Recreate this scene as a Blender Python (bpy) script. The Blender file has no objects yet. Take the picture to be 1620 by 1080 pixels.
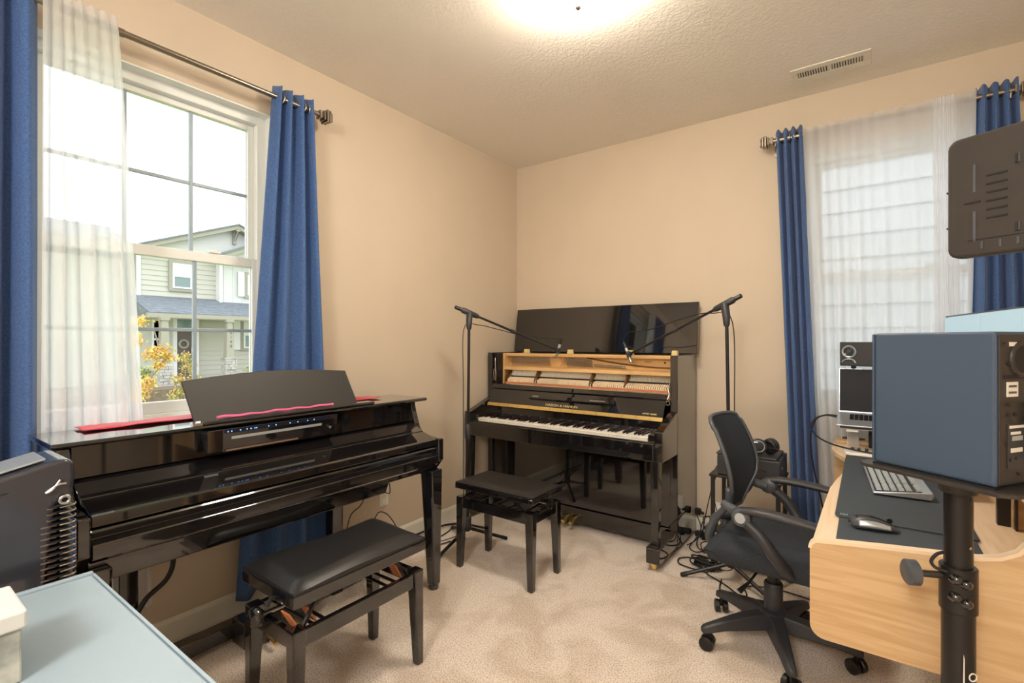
import bpy, bmesh, math, random
from mathutils import Vector, Matrix
random.seed(7)
PI = math.pi
scn = bpy.context.scene
COL = scn.collection
# ------------------------------------------------------------------ camera, world, lights, exposure
cam_d = bpy.data.cameras.new('camera'); cam = bpy.data.objects.new('camera', cam_d); COL.objects.link(cam)
cam.location = (2.4094, -3.3915, 1.28); cam.rotation_euler = (PI/2, 0, math.radians(35.984))
cam_d.lens = 36*774/1620; cam_d.sensor_width = 36; cam_d.clip_start = .02; cam_d.clip_end = 200
scn.camera = cam
W = bpy.data.worlds.new('overcast_sky'); scn.world = W; W.use_nodes = True
nt = W.node_tree; bg = nt.nodes['Background']
SKY = 1.55
bg.inputs[0].default_value = (.97, .985, 1.0, 1); bg.inputs[1].default_value = SKY
def light(name, kind, loc, rot, energy, color, **k):
    d = bpy.data.lights.new(name, kind); d.energy = energy; d.color = color
    for a, v in k.items(): setattr(d, a, v)
    o = bpy.data.objects.new(name, d); COL.objects.link(o); o.location = loc; o.rotation_euler = rot
    return o
# light portals in the two window openings (they only guide the sampling of the sky)
for nm, loc, rot, sx, sy in (('window_portal', (-.02, -2.555, 1.68), (0, -PI/2, 0), 1.5, .9), ('window_portal', (2.51, .02, 1.66), (-PI/2, 0, 0), .8, 1.5)):
    p = light(nm, 'AREA', loc, rot, 1, (1, 1, 1), shape='RECTANGLE', size=sx, size_y=sy); p.data.cycles.is_portal = True
LAMP = (1.478, -1.66); H_ = 2.742
# fill light added behind the camera to brighten the room, no fixture modelled
light('rear_fill_light', 'POINT', (2.2, -4.7, 2.35), (0, 0, 0), 62, (1.0, .965, .92), shadow_soft_size=.25)
scn.view_settings.view_transform = 'Standard'; scn.view_settings.look = 'None'
scn.view_settings.gamma = 1; scn.view_settings.use_curve_mapping = False
scn.view_settings.exposure = 1.25
scn.cycles.use_denoising = True
scn.cycles.max_bounces = 10; scn.cycles.diffuse_bounces = 5; scn.cycles.transparent_max_bounces = 16
scn.cycles.sample_clamp_indirect = 6

# ------------------------------------------------------------------ materials
def lin(c):
    f = lambda v: v/12.92 if v <= .04045 else ((v+.055)/1.055)**2.4
    return tuple(f(x/255) for x in c)+(1,)
MATS = {}
def mat(name, col, rough=.5, metal=0, coat=0, spec=.5, noise=None, bump=None, emit=None, sheen=0, col2=None, wood=None, alpha=None):
    m = bpy.data.materials.new(name); m.use_nodes = True; n = m.node_tree; N = n.nodes; L = n.links
    b = N['Principled BSDF']
    b.inputs['Base Color'].default_value = lin(col); b.inputs['Roughness'].default_value = rough
    b.inputs['Metallic'].default_value = metal; b.inputs['Coat Weight'].default_value = coat; b.inputs['Coat Roughness'].default_value = .03
    b.inputs['Specular IOR Level'].default_value = spec; b.inputs['Sheen Weight'].default_value = sheen
    tc = N.new('ShaderNodeTexCoord')
    if noise:
        sc, amt = noise[0], noise[1]
        t = N.new('ShaderNodeTexNoise'); t.inputs['Scale'].default_value = sc; t.inputs['Detail'].default_value = 4
        if len(noise) > 2:
            mp = N.new('ShaderNodeMapping'); mp.inputs['Scale'].default_value = noise[2]; L.new(tc.outputs['Object'], mp.inputs[0]); L.new(mp.outputs[0], t.inputs[0])
        else: L.new(tc.outputs['Object'], t.inputs[0])
        r = N.new('ShaderNodeValToRGB'); c1 = lin(col); c2 = lin(col2) if col2 else tuple(x*(1-amt) for x in c1[:3])+(1,)
        r.color_ramp.elements[0].color = c2; r.color_ramp.elements[1].color = c1
        r.color_ramp.elements[0].position = .35; r.color_ramp.elements[1].position = .65
        L.new(t.outputs[0], r.inputs[0]); L.new(r.outputs[0], b.inputs['Base Color'])
    if bump:
        sc, st, dist = bump[:3]
        t2 = N.new('ShaderNodeTexVoronoi' if len(bump) > 3 and bump[3] == 'v' else 'ShaderNodeTexNoise'); t2.inputs['Scale'].default_value = sc
        if t2.bl_idname == 'ShaderNodeTexNoise': t2.inputs['Detail'].default_value = 3
        L.new(tc.outputs['Object'], t2.inputs[0])
        bp = N.new('ShaderNodeBump'); bp.inputs['Strength'].default_value = st; bp.inputs['Distance'].default_value = dist
        L.new(t2.outputs[0], bp.inputs['Height']); L.new(bp.outputs[0], b.inputs['Normal'])
    if emit: b.inputs['Emission Color'].default_value = lin(emit[0]); b.inputs['Emission Strength'].default_value = emit[1]
    MATS[name] = m; return m
M_wall = mat('warm_beige_paint', (204, 189, 168), .7, noise=(3, .03), bump=(160, .10, .002))
M_ceil = mat('textured_ceiling_paint', (236, 231, 222), .8)
def ceil_tex(m):
    n = m.node_tree; N = n.nodes; L = n.links
    tc = N.new('ShaderNodeTexCoord'); t = N.new('ShaderNodeTexNoise'); t.inputs['Scale'].default_value = 60; t.inputs['Detail'].default_value = 2
    L.new(tc.outputs['Object'], t.inputs[0])
    r = N.new('ShaderNodeValToRGB'); r.color_ramp.elements[0].position = .47; r.color_ramp.elements[1].position = .56
    L.new(t.outputs[0], r.inputs[0]); bp = N.new('ShaderNodeBump'); bp.inputs['Strength'].default_value = .3; bp.inputs['Distance'].default_value = .004
    L.new(r.outputs[0], bp.inputs['Height']); L.new(bp.outputs[0], N['Principled BSDF'].inputs['Normal'])
ceil_tex(M_ceil)
M_ext = mat('pale_exterior_siding', (196, 196, 180), .8)
def carpet():
    m = bpy.data.materials.new('beige_carpet'); m.use_nodes = True; n = m.node_tree; N = n.nodes; L = n.links; b = N['Principled BSDF']
    b.inputs['Roughness'].default_value = .95; b.inputs['Specular IOR Level'].default_value = .1; b.inputs['Sheen Weight'].default_value = .3
    tc = N.new('ShaderNodeTexCoord')
    big = N.new('ShaderNodeTexNoise'); big.inputs['Scale'].default_value = 4.5; big.inputs['Detail'].default_value = 3; big.inputs['Distortion'].default_value = .6
    fine = N.new('ShaderNodeTexNoise'); fine.inputs['Scale'].default_value = 170; fine.inputs['Detail'].default_value = 2
    for t in (big, fine): L.new(tc.outputs['Object'], t.inputs[0])
    r1 = N.new('ShaderNodeValToRGB'); r1.color_ramp.elements[0].color = lin((214, 197, 179)); r1.color_ramp.elements[1].color = lin((236, 222, 208))
    r1.color_ramp.elements[0].position = .38; r1.color_ramp.elements[1].position = .56
    r2 = N.new('ShaderNodeValToRGB'); r2.color_ramp.elements[0].color = (.40, .36, .33, 1); r2.color_ramp.elements[1].color = (1, 1, 1, 1)
    r2.color_ramp.elements[0].position = .34; r2.color_ramp.elements[1].position = .56
    mx = N.new('ShaderNodeMix'); mx.data_type = 'RGBA'; mx.blend_type = 'MULTIPLY'; mx.inputs[0].default_value = .75
    L.new(big.outputs[0], r1.inputs[0]); L.new(fine.outputs[0], r2.inputs[0]); L.new(r1.outputs[0], mx.inputs[6]); L.new(r2.outputs[0], mx.inputs[7])
    L.new(mx.outputs[2], b.inputs['Base Color'])
    bp = N.new('ShaderNodeBump'); bp.inputs['Strength'].default_value = .6; bp.inputs['Distance'].default_value = .008
    L.new(fine.outputs[0], bp.inputs['Height']); L.new(bp.outputs[0], b.inputs['Normal'])
    return m
M_carpet = carpet()
M_trim = mat('off_white_trim', (226, 222, 208), .4)
M_vinyl = mat('white_vinyl', (226, 230, 226), .35)
M_grille = mat('grey_grille_bar', (150, 166, 176), .4)
M_black = mat('polished_ebony', (22, 20, 21), .05, coat=1, spec=.6)
M_satin = mat('satin_black', (24, 22, 23), .35)
M_plastic = mat('black_plastic', (50, 50, 54), .45, bump=(300, .1, .001))
M_greyplastic = mat('grey_plastic', (74, 78, 84), .4)
M_mesh = mat('black_mesh_fabric', (44, 50, 58), .85, noise=(260, .5))
M_leather = mat('black_vinyl_leather', (30, 30, 32), .36, bump=(240, .22, .001))
M_brass = mat('polished_brass', (240, 212, 140), .28, 1)
M_gold = mat('gold_painted_iron', (216, 176, 120), .42, .15)
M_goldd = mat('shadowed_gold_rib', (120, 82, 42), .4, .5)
M_steel = mat('steel', (196, 196, 196), .22, 1)
M_nickel = mat('brushed_nickel', (150, 140, 128), .3, 1)
M_ivory = mat('white_key_plastic', (240, 236, 224), .25)
M_felt = mat('white_hammer_felt', (242, 222, 190), .9)
M_copper = mat('reddish_action_wood', (196, 122, 78), .5)
M_sound = mat('pale_spruce', (244, 232, 206), .6, noise=(30, .08, (1, 1, 12)))
M_red = mat('crimson_felt', (190, 18, 52), .9, sheen=.3)
M_pink = mat('pink_felt_edge', (222, 92, 140), .9, sheen=.3)
M_gilt = mat('gilt_lettering', (226, 206, 150), .4, .3)
M_glow = mat('blue_indicator', (90, 150, 255), .4, emit=((90, 150, 255), 2))
M_silver = mat('silver_strip', (190, 200, 206), .3, .6)
M_table = mat('white_laminate', (148, 166, 178), .35)
M_marble = mat('grey_marble_print', (196, 198, 190), .5, noise=(22, .35), col2=(128, 134, 128))
M_white = mat('white_plastic', (232, 232, 228), .4)
M_bluegrey = mat('slate_vinyl_cabinet', (62, 78, 98), .45, bump=(420, .18, .001))
M_brownblack = mat('worn_black_metal', (48, 43, 39), .45, bump=(300, .1, .001))
M_pad = mat('charcoal_desk_mat', (58, 66, 74), .75, bump=(600, .15, .0008))
M_key = mat('light_grey_keycap', (168, 176, 182), .4)
M_kbody = mat('grey_keyboard_body', (60, 64, 68), .4)
M_alu = mat('silver_aluminium', (200, 206, 212), .3, .7)
M_screen = mat('dark_laptop_screen', (20, 18, 24), .4, spec=.15)
M_moni = mat('pale_lit_screen', (150, 178, 190), .15, emit=((170, 200, 214), .22))
M_paper = mat('label_paper', (226, 220, 208), .6)
M_cone = mat('speaker_cone', (70, 74, 78), .5)
M_cable = mat('black_rubber_cable', (14, 13, 14), .6)
M_wcable = mat('white_cable', (222, 218, 208), .5)
M_cream = mat('cream_block', (226, 204, 140), .5)
def woodmat(name, c1, c2, scale=(1, 1, 1), ws=6):
    m = bpy.data.materials.new(name); m.use_nodes = True; n = m.node_tree; N = n.nodes; L = n.links; b = N['Principled BSDF']; b.inputs['Roughness'].default_value = .42
    tc = N.new('ShaderNodeTexCoord'); mp = N.new('ShaderNodeMapping'); mp.inputs['Scale'].default_value = scale
    t = N.new('ShaderNodeTexNoise'); t.inputs['Scale'].default_value = ws; t.inputs['Detail'].default_value = 6; t.inputs['Distortion'].default_value = .7
    L.new(tc.outputs['Object'], mp.inputs[0]); L.new(mp.outputs[0], t.inputs[0])
    r = N.new('ShaderNodeValToRGB'); r.color_ramp.elements[0].color = lin(c2); r.color_ramp.elements[1].color = lin(c1)
    r.color_ramp.elements[0].position = .34; r.color_ramp.elements[1].position = .62
    L.new(t.outputs[0], r.inputs[0]); L.new(r.outputs[0], b.inputs['Base Color']); return m
M_oak = woodmat('light_oak_laminate', (208, 176, 132), (190, 154, 110), (1.2, 1.2, 16), 3)
M_oaktop = woodmat('pale_oak_top', (236, 212, 182), (226, 196, 158), (14, 1, 1), 3)
M_band = mat('pale_edge_band', (232, 208, 176), .45)
def cloth(name, col, dark):
    m = mat(name, col, .9, sheen=.2, bump=(500, .25, .001)); n = m.node_tree; N = n.nodes; L = n.links
    t = N.new('ShaderNodeTexNoise'); t.inputs['Scale'].default_value = 190; tc = N.new('ShaderNodeTexCoord'); L.new(tc.outputs['Object'], t.inputs[0])
    r = N.new('ShaderNodeValToRGB'); r.color_ramp.elements[0].color = lin(dark); r.color_ramp.elements[1].color = lin(col); r.color_ramp.elements[0].position = .35; r.color_ramp.elements[1].position = .65
    L.new(t.outputs[0], r.inputs[0])
    b = N['Principled BSDF']; L.new(r.outputs[0], b.inputs['Base Color'])
    tr = N.new('ShaderNodeBsdfTranslucent'); L.new(r.outputs[0], tr.inputs[0]); mx = N.new('ShaderNodeMixShader'); mx.inputs[0].default_value = .22
    L.new(b.outputs[0], mx.inputs[1]); L.new(tr.outputs[0], mx.inputs[2]); L.new(mx.outputs[0], N['Material Output'].inputs[0]); return m
M_blue = cloth('blue_curtain_cloth', (84, 119, 174), (64, 97, 152))
def sheer(name, op):
    m = bpy.data.materials.new(name); m.use_nodes = True; n = m.node_tree; N = n.nodes; L = n.links
    N.remove(N['Principled BSDF'])
    tp = N.new('ShaderNodeBsdfTransparent'); df = N.new('ShaderNodeBsdfDiffuse'); tr = N.new('ShaderNodeBsdfTranslucent')
    for s in (df, tr): s.inputs[0].default_value = (.93, .95, .98, 1)
    a = N.new('ShaderNodeMixShader'); a.inputs[0].default_value = .7; L.new(df.outputs[0], a.inputs[1]); L.new(tr.outputs[0], a.inputs[2])
    # thin weave: it closes up where it is seen at a slant
    lw = N.new('ShaderNodeLayerWeight'); lw.inputs[0].default_value = .35
    mr = N.new('ShaderNodeMapRange'); mr.inputs[3].default_value = op; mr.inputs[4].default_value = min(1, op+.4); L.new(lw.outputs['Facing'], mr.inputs[0])
    b = N.new('ShaderNodeMixShader'); L.new(mr.outputs[0], b.inputs[0]); L.new(tp.outputs[0], b.inputs[1]); L.new(a.outputs[0], b.inputs[2])
    L.new(b.outputs[0], N['Material Output'].inputs[0]); return m
M_sheer = sheer('white_voile', .66)
M_frost = sheer('frosted_acrylic', .45)
def glass(name):
    m = bpy.data.materials.new(name); m.use_nodes = True; n = m.node_tree; N = n.nodes; L = n.links; N.remove(N['Principled BSDF'])
    tp = N.new('ShaderNodeBsdfTransparent'); tp.inputs[0].default_value = (.86, .88, .88, 1); gl = N.new('ShaderNodeBsdfGlossy'); gl.inputs['Roughness'].default_value = .02
    fr = N.new('ShaderNodeFresnel'); fr.inputs[0].default_value = 1.15; mx = N.new('ShaderNodeMixShader')
    L.new(fr.outputs[0], mx.inputs[0]); L.new(tp.outputs[0], mx.inputs[1]); L.new(gl.outputs[0], mx.inputs[2]); L.new(mx.outputs[0], N['Material Output'].inputs[0]); return m
M_glass = glass('window_glass')
M_acryl = glass('clear_acrylic')
M_lampglass = mat('glowing_opal_glass', (255, 250, 240), .4, emit=((255, 242, 222), 34))
# exterior
M_siding = mat('grey_green_lap_siding', (190, 188, 176), .8)
M_board = mat('pale_board_siding', (206, 206, 202), .8)
M_shingle = mat('grey_shingles', (128, 134, 142), .9, noise=(7, .3, (1, 1, 3)), bump=(22, .4, .02))
M_exttrim = mat('taupe_house_trim', (160, 156, 142), .8)
M_extwhite = mat('white_house_trim', (224, 224, 222), .7)
M_extglass = mat('house_window_glass', (120, 138, 136), .15)
M_door = mat('brown_front_door', (96, 84, 78), .5)
M_stone = mat('pale_ledge_stone', (196, 192, 186), .85, noise=(9, .3))
M_grass = mat('lawn_grass', (132, 164, 84), .95, noise=(30, .4), col2=(150, 152, 90))
M_soil = mat('bark_mulch', (128, 112, 96), .95, noise=(14, .3))
M_concrete = mat('concrete', (176, 172, 164), .9, noise=(6, .1))
M_bark = mat('thin_bark', (140, 130, 118), .9)
M_yleaf = mat('yellow_leaf', (226, 204, 112), .7); M_oleaf = mat('orange_leaf', (222, 176, 116), .7); M_gleaf = mat('olive_leaf', (160, 168, 112), .7)
M_nbr = mat('neighbour_siding', (196, 200, 204), .8)

# ------------------------------------------------------------------ mesh helpers
class MB:
    def __init__(s): s.v = []; s.f = []
    def add(s, vs, fs):
        b = len(s.v); s.v += [tuple(v) for v in vs]; s.f += [tuple(b+i for i in f) for f in fs]; return s
    def box(s, x0, x1, y0, y1, z0, z1):
        vs = [(x, y, z) for z in (z0, z1) for y in (y0, y1) for x in (x0, x1)]
        return s.add(vs, [(0, 2, 3, 1), (4, 5, 7, 6), (0, 1, 5, 4), (2, 6, 7, 3), (0, 4, 6, 2), (1, 3, 7, 5)])
    def obox(s, c, size, m):
        c = Vector(c); h = [v/2 for v in size]
        vs = [c+m@Vector((sx*h[0], sy*h[1], sz*h[2])) for sz in (-1, 1) for sy in (-1, 1) for sx in (-1, 1)]
        return s.add(vs, [(0, 2, 3, 1), (4, 5, 7, 6), (0, 1, 5, 4), (2, 6, 7, 3), (0, 4, 6, 2), (1, 3, 7, 5)])
    def frust(s, a, b):  # a, b = (x0,x1,y0,y1,z)
        vs = [(a[i], a[2+j], a[4]) for j in (0, 1) for i in (0, 1)]+[(b[i], b[2+j], b[4]) for j in (0, 1) for i in (0, 1)]
        return s.add(vs, [(0, 2, 3, 1), (4, 5, 7, 6), (0, 1, 5, 4), (2, 6, 7, 3), (0, 4, 6, 2), (1, 3, 7, 5)])
    def prism(s, poly, axis, a, b):
        # poly: 2D points in the two other axes (ascending order), extruded along axis from a to b
        def P(p, t):
            q = list(p); q.insert(axis, t); return tuple(q)
        n = len(poly); vs = [P(p, a) for p in poly]+[P(p, b) for p in poly]
        return s.add(vs, [tuple(range(n-1, -1, -1)), tuple(range(n, 2*n))]+[(i, (i+1) % n, n+(i+1) % n, n+i) for i in range(n)])
    def tube(s, pts, r, n=8, closed=False):
        pts = [Vector(p) for p in pts]; rs = r if isinstance(r, (list, tuple)) else [r]*len(pts)
        m = len(pts); up = None; base = len(s.v)
        for i, p in enumerate(pts):
            if closed: t = pts[(i+1) % m]-pts[i-1]
            else: t = pts[min(i+1, m-1)]-pts[max(i-1, 0)]
            t.normalize()
            if up is None:
                up = Vector((0, 0, 1)) if abs(t.z) < .9 else Vector((1, 0, 0))
            a = up-t*up.dot(t)
            if a.length < 1e-4: a = t.orthogonal()
            a.normalize(); b = t.cross(a); up = a
            for k in range(n):
                an = 2*PI*k/n; s.v.append(tuple(p+(a*math.cos(an)+b*math.sin(an))*rs[i]))
        q = m if closed else m-1
        for i in range(q):
            i2 = (i+1) % m
            for k in range(n): k2 = (k+1) % n; s.f.append((base+i*n+k, base+i*n+k2, base+i2*n+k2, base+i2*n+k))
        if not closed:
            s.f.append(tuple(base+k for k in range(n-1, -1, -1))); s.f.append(tuple(base+(m-1)*n+k for k in range(n)))
        return s
    def cyl(s, p0, p1, r0, r1=None, n=16): return s.tube([p0, p1], [r0, r0 if r1 is None else r1], n)
    def lathe(s, prof, c=(0, 0, 0), axis=(0, 0, 1), n=24):
        az = Vector(axis).normalized(); ax = az.orthogonal().normalized(); ay = az.cross(ax); c = Vector(c); base = len(s.v)
        for r, h in prof:
            for k in range(n):
                an = 2*PI*k/n; s.v.append(tuple(c+az*h+(ax*math.cos(an)+ay*math.sin(an))*max(r, 1e-4)))
        for i in range(len(prof)-1):
            for k in range(n): k2 = (k+1) % n; s.f.append((base+i*n+k, base+i*n+k2, base+(i+1)*n+k2, base+(i+1)*n+k))
        s.f.append(tuple(base+k for k in range(n-1, -1, -1))); s.f.append(tuple(base+(len(prof)-1)*n+k for k in range(n)))
        return s
    def grid(s, fn, nu, nv):
        base = len(s.v)
        for j in range(nv+1):
            for i in range(nu+1): s.v.append(tuple(fn(i/nu, j/nv)))
        for j in range(nv):
            for i in range(nu): a = base+j*(nu+1)+i; s.f.append((a, a+1, a+nu+2, a+nu+1))
        return s
ORG = {}
def mk(name, mb, m, parent=None, bevel=0, smooth=None, solid=0, label=None, kind=None, subsurf=0, local=False, segs=2):
    me = bpy.data.meshes.new(name); o = bpy.data.objects.new(name, me); COL.objects.link(o)
    off = Vector((0, 0, 0)) if local else Vector(ORG.get(parent.name, (0, 0, 0))) if parent else Vector((0, 0, 0))
    me.from_pydata([Vector(v)-off for v in mb.v], [], mb.f); me.update()
    bm = bmesh.new(); bm.from_mesh(me); bmesh.ops.recalc_face_normals(bm, faces=bm.faces); bm.to_mesh(me); bm.free()
    for mm in (m if isinstance(m, (list, tuple)) else [m]): me.materials.append(mm)
    if solid: md = o.modifiers.new('thickness', 'SOLIDIFY'); md.thickness = solid; md.offset = 0
    if bevel: md = o.modifiers.new('bevel', 'BEVEL'); md.width = bevel; md.segments = segs; md.limit_method = 'ANGLE'; md.angle_limit = math.radians(35)
    if subsurf: md = o.modifiers.new('subdiv', 'SUBSURF'); md.levels = subsurf; md.render_levels = subsurf
    if smooth is not None:
        me.shade_smooth()
        if smooth < 180: me.set_sharp_from_angle(angle=math.radians(smooth))
    if parent: o.parent = parent; ORG[o.name] = tuple(off) if not local else (0, 0, 0)
    else: ORG[o.name] = (0, 0, 0)
    if label: o['label'] = label
    if kind: o['kind'] = kind
    return o
def thing(name, label, cat, loc=(0, 0, 0), rz=0, group=None):
    o = bpy.data.objects.new(name, None); COL.objects.link(o); o.empty_display_size = .05
    o.location = loc; o.rotation_euler = (0, 0, rz); o['label'] = label; o['category'] = cat
    if group: o['group'] = group
    ORG[o.name] = tuple(loc) if rz == 0 else (0, 0, 0)
    return o
def tag(o, label, cat, group=None):
    o['label'] = label; o['category'] = cat
    if group: o['group'] = group
    return o
def dup(root, loc=None, rz=None, label=None):
    r = root.copy(); COL.objects.link(r)
    if loc is not None: r.location = loc
    if rz is not None: r.rotation_euler = (0, 0, rz)
    if label: r['label'] = label
    def rec(a, b):
        for ch in list(a.children):
            c = ch.copy(); COL.objects.link(c); c.parent = b; rec(ch, c)
    rec(root, r); return r
def struct(name, mb, m, parent=None, **k):
    o = mk(name, mb, m, parent, **k)
    if not parent: o['kind'] = 'structure'
    return o
def smooth_pts(P, n=6):
    P = [Vector(p) for p in P]; out = []
    for i in range(len(P)-1):
        p0 = P[max(i-1, 0)]; p1 = P[i]; p2 = P[i+1]; p3 = P[min(i+2, len(P)-1)]
        for k in range(n):
            t = k/n; out.append(.5*((2*p1)+(p2-p0)*t+(2*p0-5*p1+4*p2-p3)*t*t+(3*p1-p0-3*p2+p3)*t**3))
    out.append(P[-1]); return out
def text(name, s, size, mtx, m, parent, depth=.0008, font_scale=(1, 1)):
    cu = bpy.data.curves.new('t', 'FONT'); cu.body = s; cu.size = size; cu.extrude = depth; cu.align_x = 'CENTER'; cu.align_y = 'CENTER'
    to = bpy.data.objects.new('t', cu); COL.objects.link(to); bpy.context.view_layer.update()
    me = bpy.data.meshes.new_from_object(to.evaluated_get(bpy.context.evaluated_depsgraph_get()))
    bpy.data.objects.remove(to); bpy.data.curves.remove(cu)
    me.transform(Matrix.Diagonal((font_scale[0], font_scale[1], 1, 1))); me.transform(mtx)
    off = Vector(ORG.get(parent.name, (0, 0, 0))); me.transform(Matrix.Translation(-off))
    me.materials.clear(); me.materials.append(m); me.name = name
    o = bpy.data.objects.new(name, me); COL.objects.link(o); o.parent = parent; ORG[o.name] = tuple(off); return o
def frame_mtx(o, x, y):
    x = Vector(x).normalized(); y = Vector(y).normalized(); z = x.cross(y)
    return Matrix(((x.x, y.x, z.x, o[0]), (x.y, y.y, z.y, o[1]), (x.z, y.z, z.z, o[2]), (0, 0, 0, 1)))

# ------------------------------------------------------------------ room shell
H = 2.742; XR = 3.55; YB = -5.6; T = .16
struct('floor', MB().box(-T, XR+.12, YB-.12, T, -.12, 0), M_carpet)
struct('ceiling', MB().box(-T, XR+.12, YB-.12, T, H, H+.12), M_ceil)
WL = (-3.01, -2.118, .925, 2.405)       # left window opening: y0,y1,z0,z1
WR = (2.115, 2.905, .90, 2.392)        # right window opening: x0,x1,z0,z1
w = MB().box(-T, 0, YB, WL[0], 0, H).box(-T, 0, WL[1], 0, 0, H).box(-T, 0, WL[0], WL[1], 0, WL[2]).box(-T, 0, WL[0], WL[1], WL[3], H)
struct('wall_left', w, M_wall)
w = MB().box(-T, WR[0], 0, T, 0, H).box(WR[1], XR, 0, T, 0, H).box(WR[0], WR[1], 0, T, 0, WR[2]).box(WR[0], WR[1], 0, T, WR[3], H)
struct('wall_back', w, M_wall)
struct('wall_right', MB().box(XR, XR+.12, YB, T, 0, H), M_wall)
struct('wall_front', MB().box(-T, XR+.12, YB-.12, YB, 0, H), M_wall)
def baseb(name, mb): struct(name, mb, M_trim, bevel=.004)
baseb('baseboard_left', MB().prism([(0, 0), (.014, 0), (.014, .085), (.008, .102), (0, .104)], 1, YB, 0))
baseb('baseboard_back', MB().prism([(0, 0), (-.014, 0), (-.014, .085), (-.008, .102), (0, .104)], 0, .014, XR))
# windows (axis-generic: a = along wall, d = depth outward)
def window(name, a0, a1, z0, z1, depth_axis, sign, cols, rowsu, rowsl, zrail):
    """vinyl single-hung window in its opening; sign = outward direction along depth axis"""
    def B(mb, p0, p1, d0, d1, q0, q1):
        if depth_axis == 0: mb.box(min(sign*d0, sign*d1), max(sign*d0, sign*d1), p0, p1, q0, q1)
        else: mb.box(p0, p1, min(sign*d0, sign*d1), max(sign*d0, sign*d1), q0, q1)
        return mb
    f = MB(); fw = .045
    for (p0, p1, q0, q1) in ((a0, a0+fw, z0, z1), (a1-fw, a1, z0, z1), (a0+fw, a1-fw, z1-fw, z1), (a0+fw, a1-fw, z0, z0+fw)): B(f, p0, p1, .055, .14, q0, q1)
    root = struct(name, f, M_vinyl, bevel=.003)
    ln = MB(); B(ln, a0, a0+.006, -.001, .054, z0+.013, z1); B(ln, a1-.006, a1, -.001, .054, z0+.013, z1); B(ln, a0+.006, a1-.006, -.001, .054, z1-.006, z1); mk('return_liner', ln, M_vinyl, root)
    sill = MB(); B(sill, a0-.0, a1+.0, -.012, .055, z0-.02, z0+.012); mk('window_sill', sill, M_vinyl, root, bevel=.004)
    s0, s1 = a0+fw, a1-fw; sw = .028
    # upper sash (outer track)
    for nm, (u0, u1, d0, d1, r0, r1, rows) in (('upper_sash', (s0, s1, .09, .125, zrail-.01, z1-fw, rowsu)), ('lower_sash', (s0-.012, s1+.012, .058, .09, z0+fw, zrail+.03, rowsl))):
        k = MB(); low = nm == 'lower_sash'; top_t = .045 if low else sw; bot_t = .05 if low else .03; st = .034 if low else sw
        for (p0, p1, q0, q1) in ((u0, u0+st, r0, r1), (u1-st, u1, r0, r1), (u0+st, u1-st, r1-top_t, r1), (u0+st, u1-st, r0, r0+bot_t)): B(k, p0, p1, d0, d1, q0, q1)
        so = mk(nm, k, M_vinyl, root, bevel=.003)
        g0, g1, h0, h1 = u0+st, u1-st, r0+bot_t, r1-top_t; dm = (d0+d1)/2
        mk('pane', B(MB(), g0, g1, dm-.002, dm+.002, h0, h1), M_glass, so)
        for i in range(1, cols): c = g0+(g1-g0)*i/cols; mk('muntin', B(MB(), c-.0075, c+.0075, dm-.008, dm+.008, h0, h1), M_grille, so, bevel=.002)
        for j in range(1, rows):
            c = h0+(h1-h0)*j/rows
            for i in range(cols):
                e0 = g0+(g1-g0)*i/cols+.0076*(i > 0); e1 = g0+(g1-g0)*(i+1)/cols-.0076*(i < cols-1)
                mk('muntin', B(MB(), e0, e1, dm-.007, dm+.007, c-.0075, c+.0075), M_grille, so, bevel=.002)
        if low:
            for t in (.25, .75): c = u0+(u1-u0)*t; mk('sash_lock', B(MB(), c-.025, c+.025, .05, .07, r1+.001, r1+.014), M_vinyl, so, bevel=.003)
    return root
window('window_1', WL[0], WL[1], WL[2], WL[3], 0, -1, 3, 2, 2, 1.66)
window('window_2', WR[0], WR[1], WR[2], WR[3], 1, 1, 1, 1, 1, 1.655)
# the ceiling register
v = thing('ceiling_vent', 'white slotted metal ceiling register near the right window wall', 'vent', (2.25, -.295, H))
v0 = MB()
X0, X1, Y0, Y1 = 2.072, 2.426, -.372, -.214
for b in ((X0, X1, Y0, Y0+.045), (X0, X1, Y1-.045, Y1), (X0, X0+.03, Y0+.045, Y1-.045), (X1-.03, X1, Y0+.045, Y1-.045), (2.241, 2.257, Y0+.045, Y1-.045)): v0.box(*b, H-.008, H-.001)
mk('frame', v0, M_trim, v, bevel=.002)
mk('duct_recess', MB().box(X0+.03, X1-.03, Y0+.045, Y1-.045, H-.0025, H-.001), mat('dark_duct', (60, 54, 48), .8), v)
for k in range(24):
    xx = X0+.036+(.1325*(k//12)*1.0)+(.0128*k)-(.0*k) if False else (X0+.037+.0118*(k % 12)+(.155 if k >= 12 else 0))
    m_ = Matrix.Rotation(math.radians(35), 3, 'Y'); mk('slat', MB().obox((xx, (Y0+Y1)/2, H-.006), (.0085, .066, .0015), m_), M_trim, v)
# ceiling lamp
lp = thing('ceiling_lamp', 'glowing white opal glass dome lamp on the ceiling', 'lamp', (LAMP[0], LAMP[1], H))
R_ = .19
mk('dome', MB().lathe([(R_, -.03), (R_*.97, -.055), (R_*.86, -.085), (R_*.68, -.106), (R_*.42, -.120), (R_*.2, -.125), (.01, -.126)], (LAMP[0], LAMP[1], H), n=40), M_lampglass, lp, smooth=60)
mk('mounting_plate', MB().lathe([(R_*.9, -.001), (R_*1.04, -.01), (R_*1.04, -.03), (R_*.9, -.032)], (LAMP[0], LAMP[1], H), n=40), M_nickel, lp, smooth=40)
mk('finial', MB().lathe([(.012, -.126), (.014, -.134), (.006, -.142), (.001, -.144)], (LAMP[0], LAMP[1], H), n=16), M_nickel, lp, smooth=60)
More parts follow.
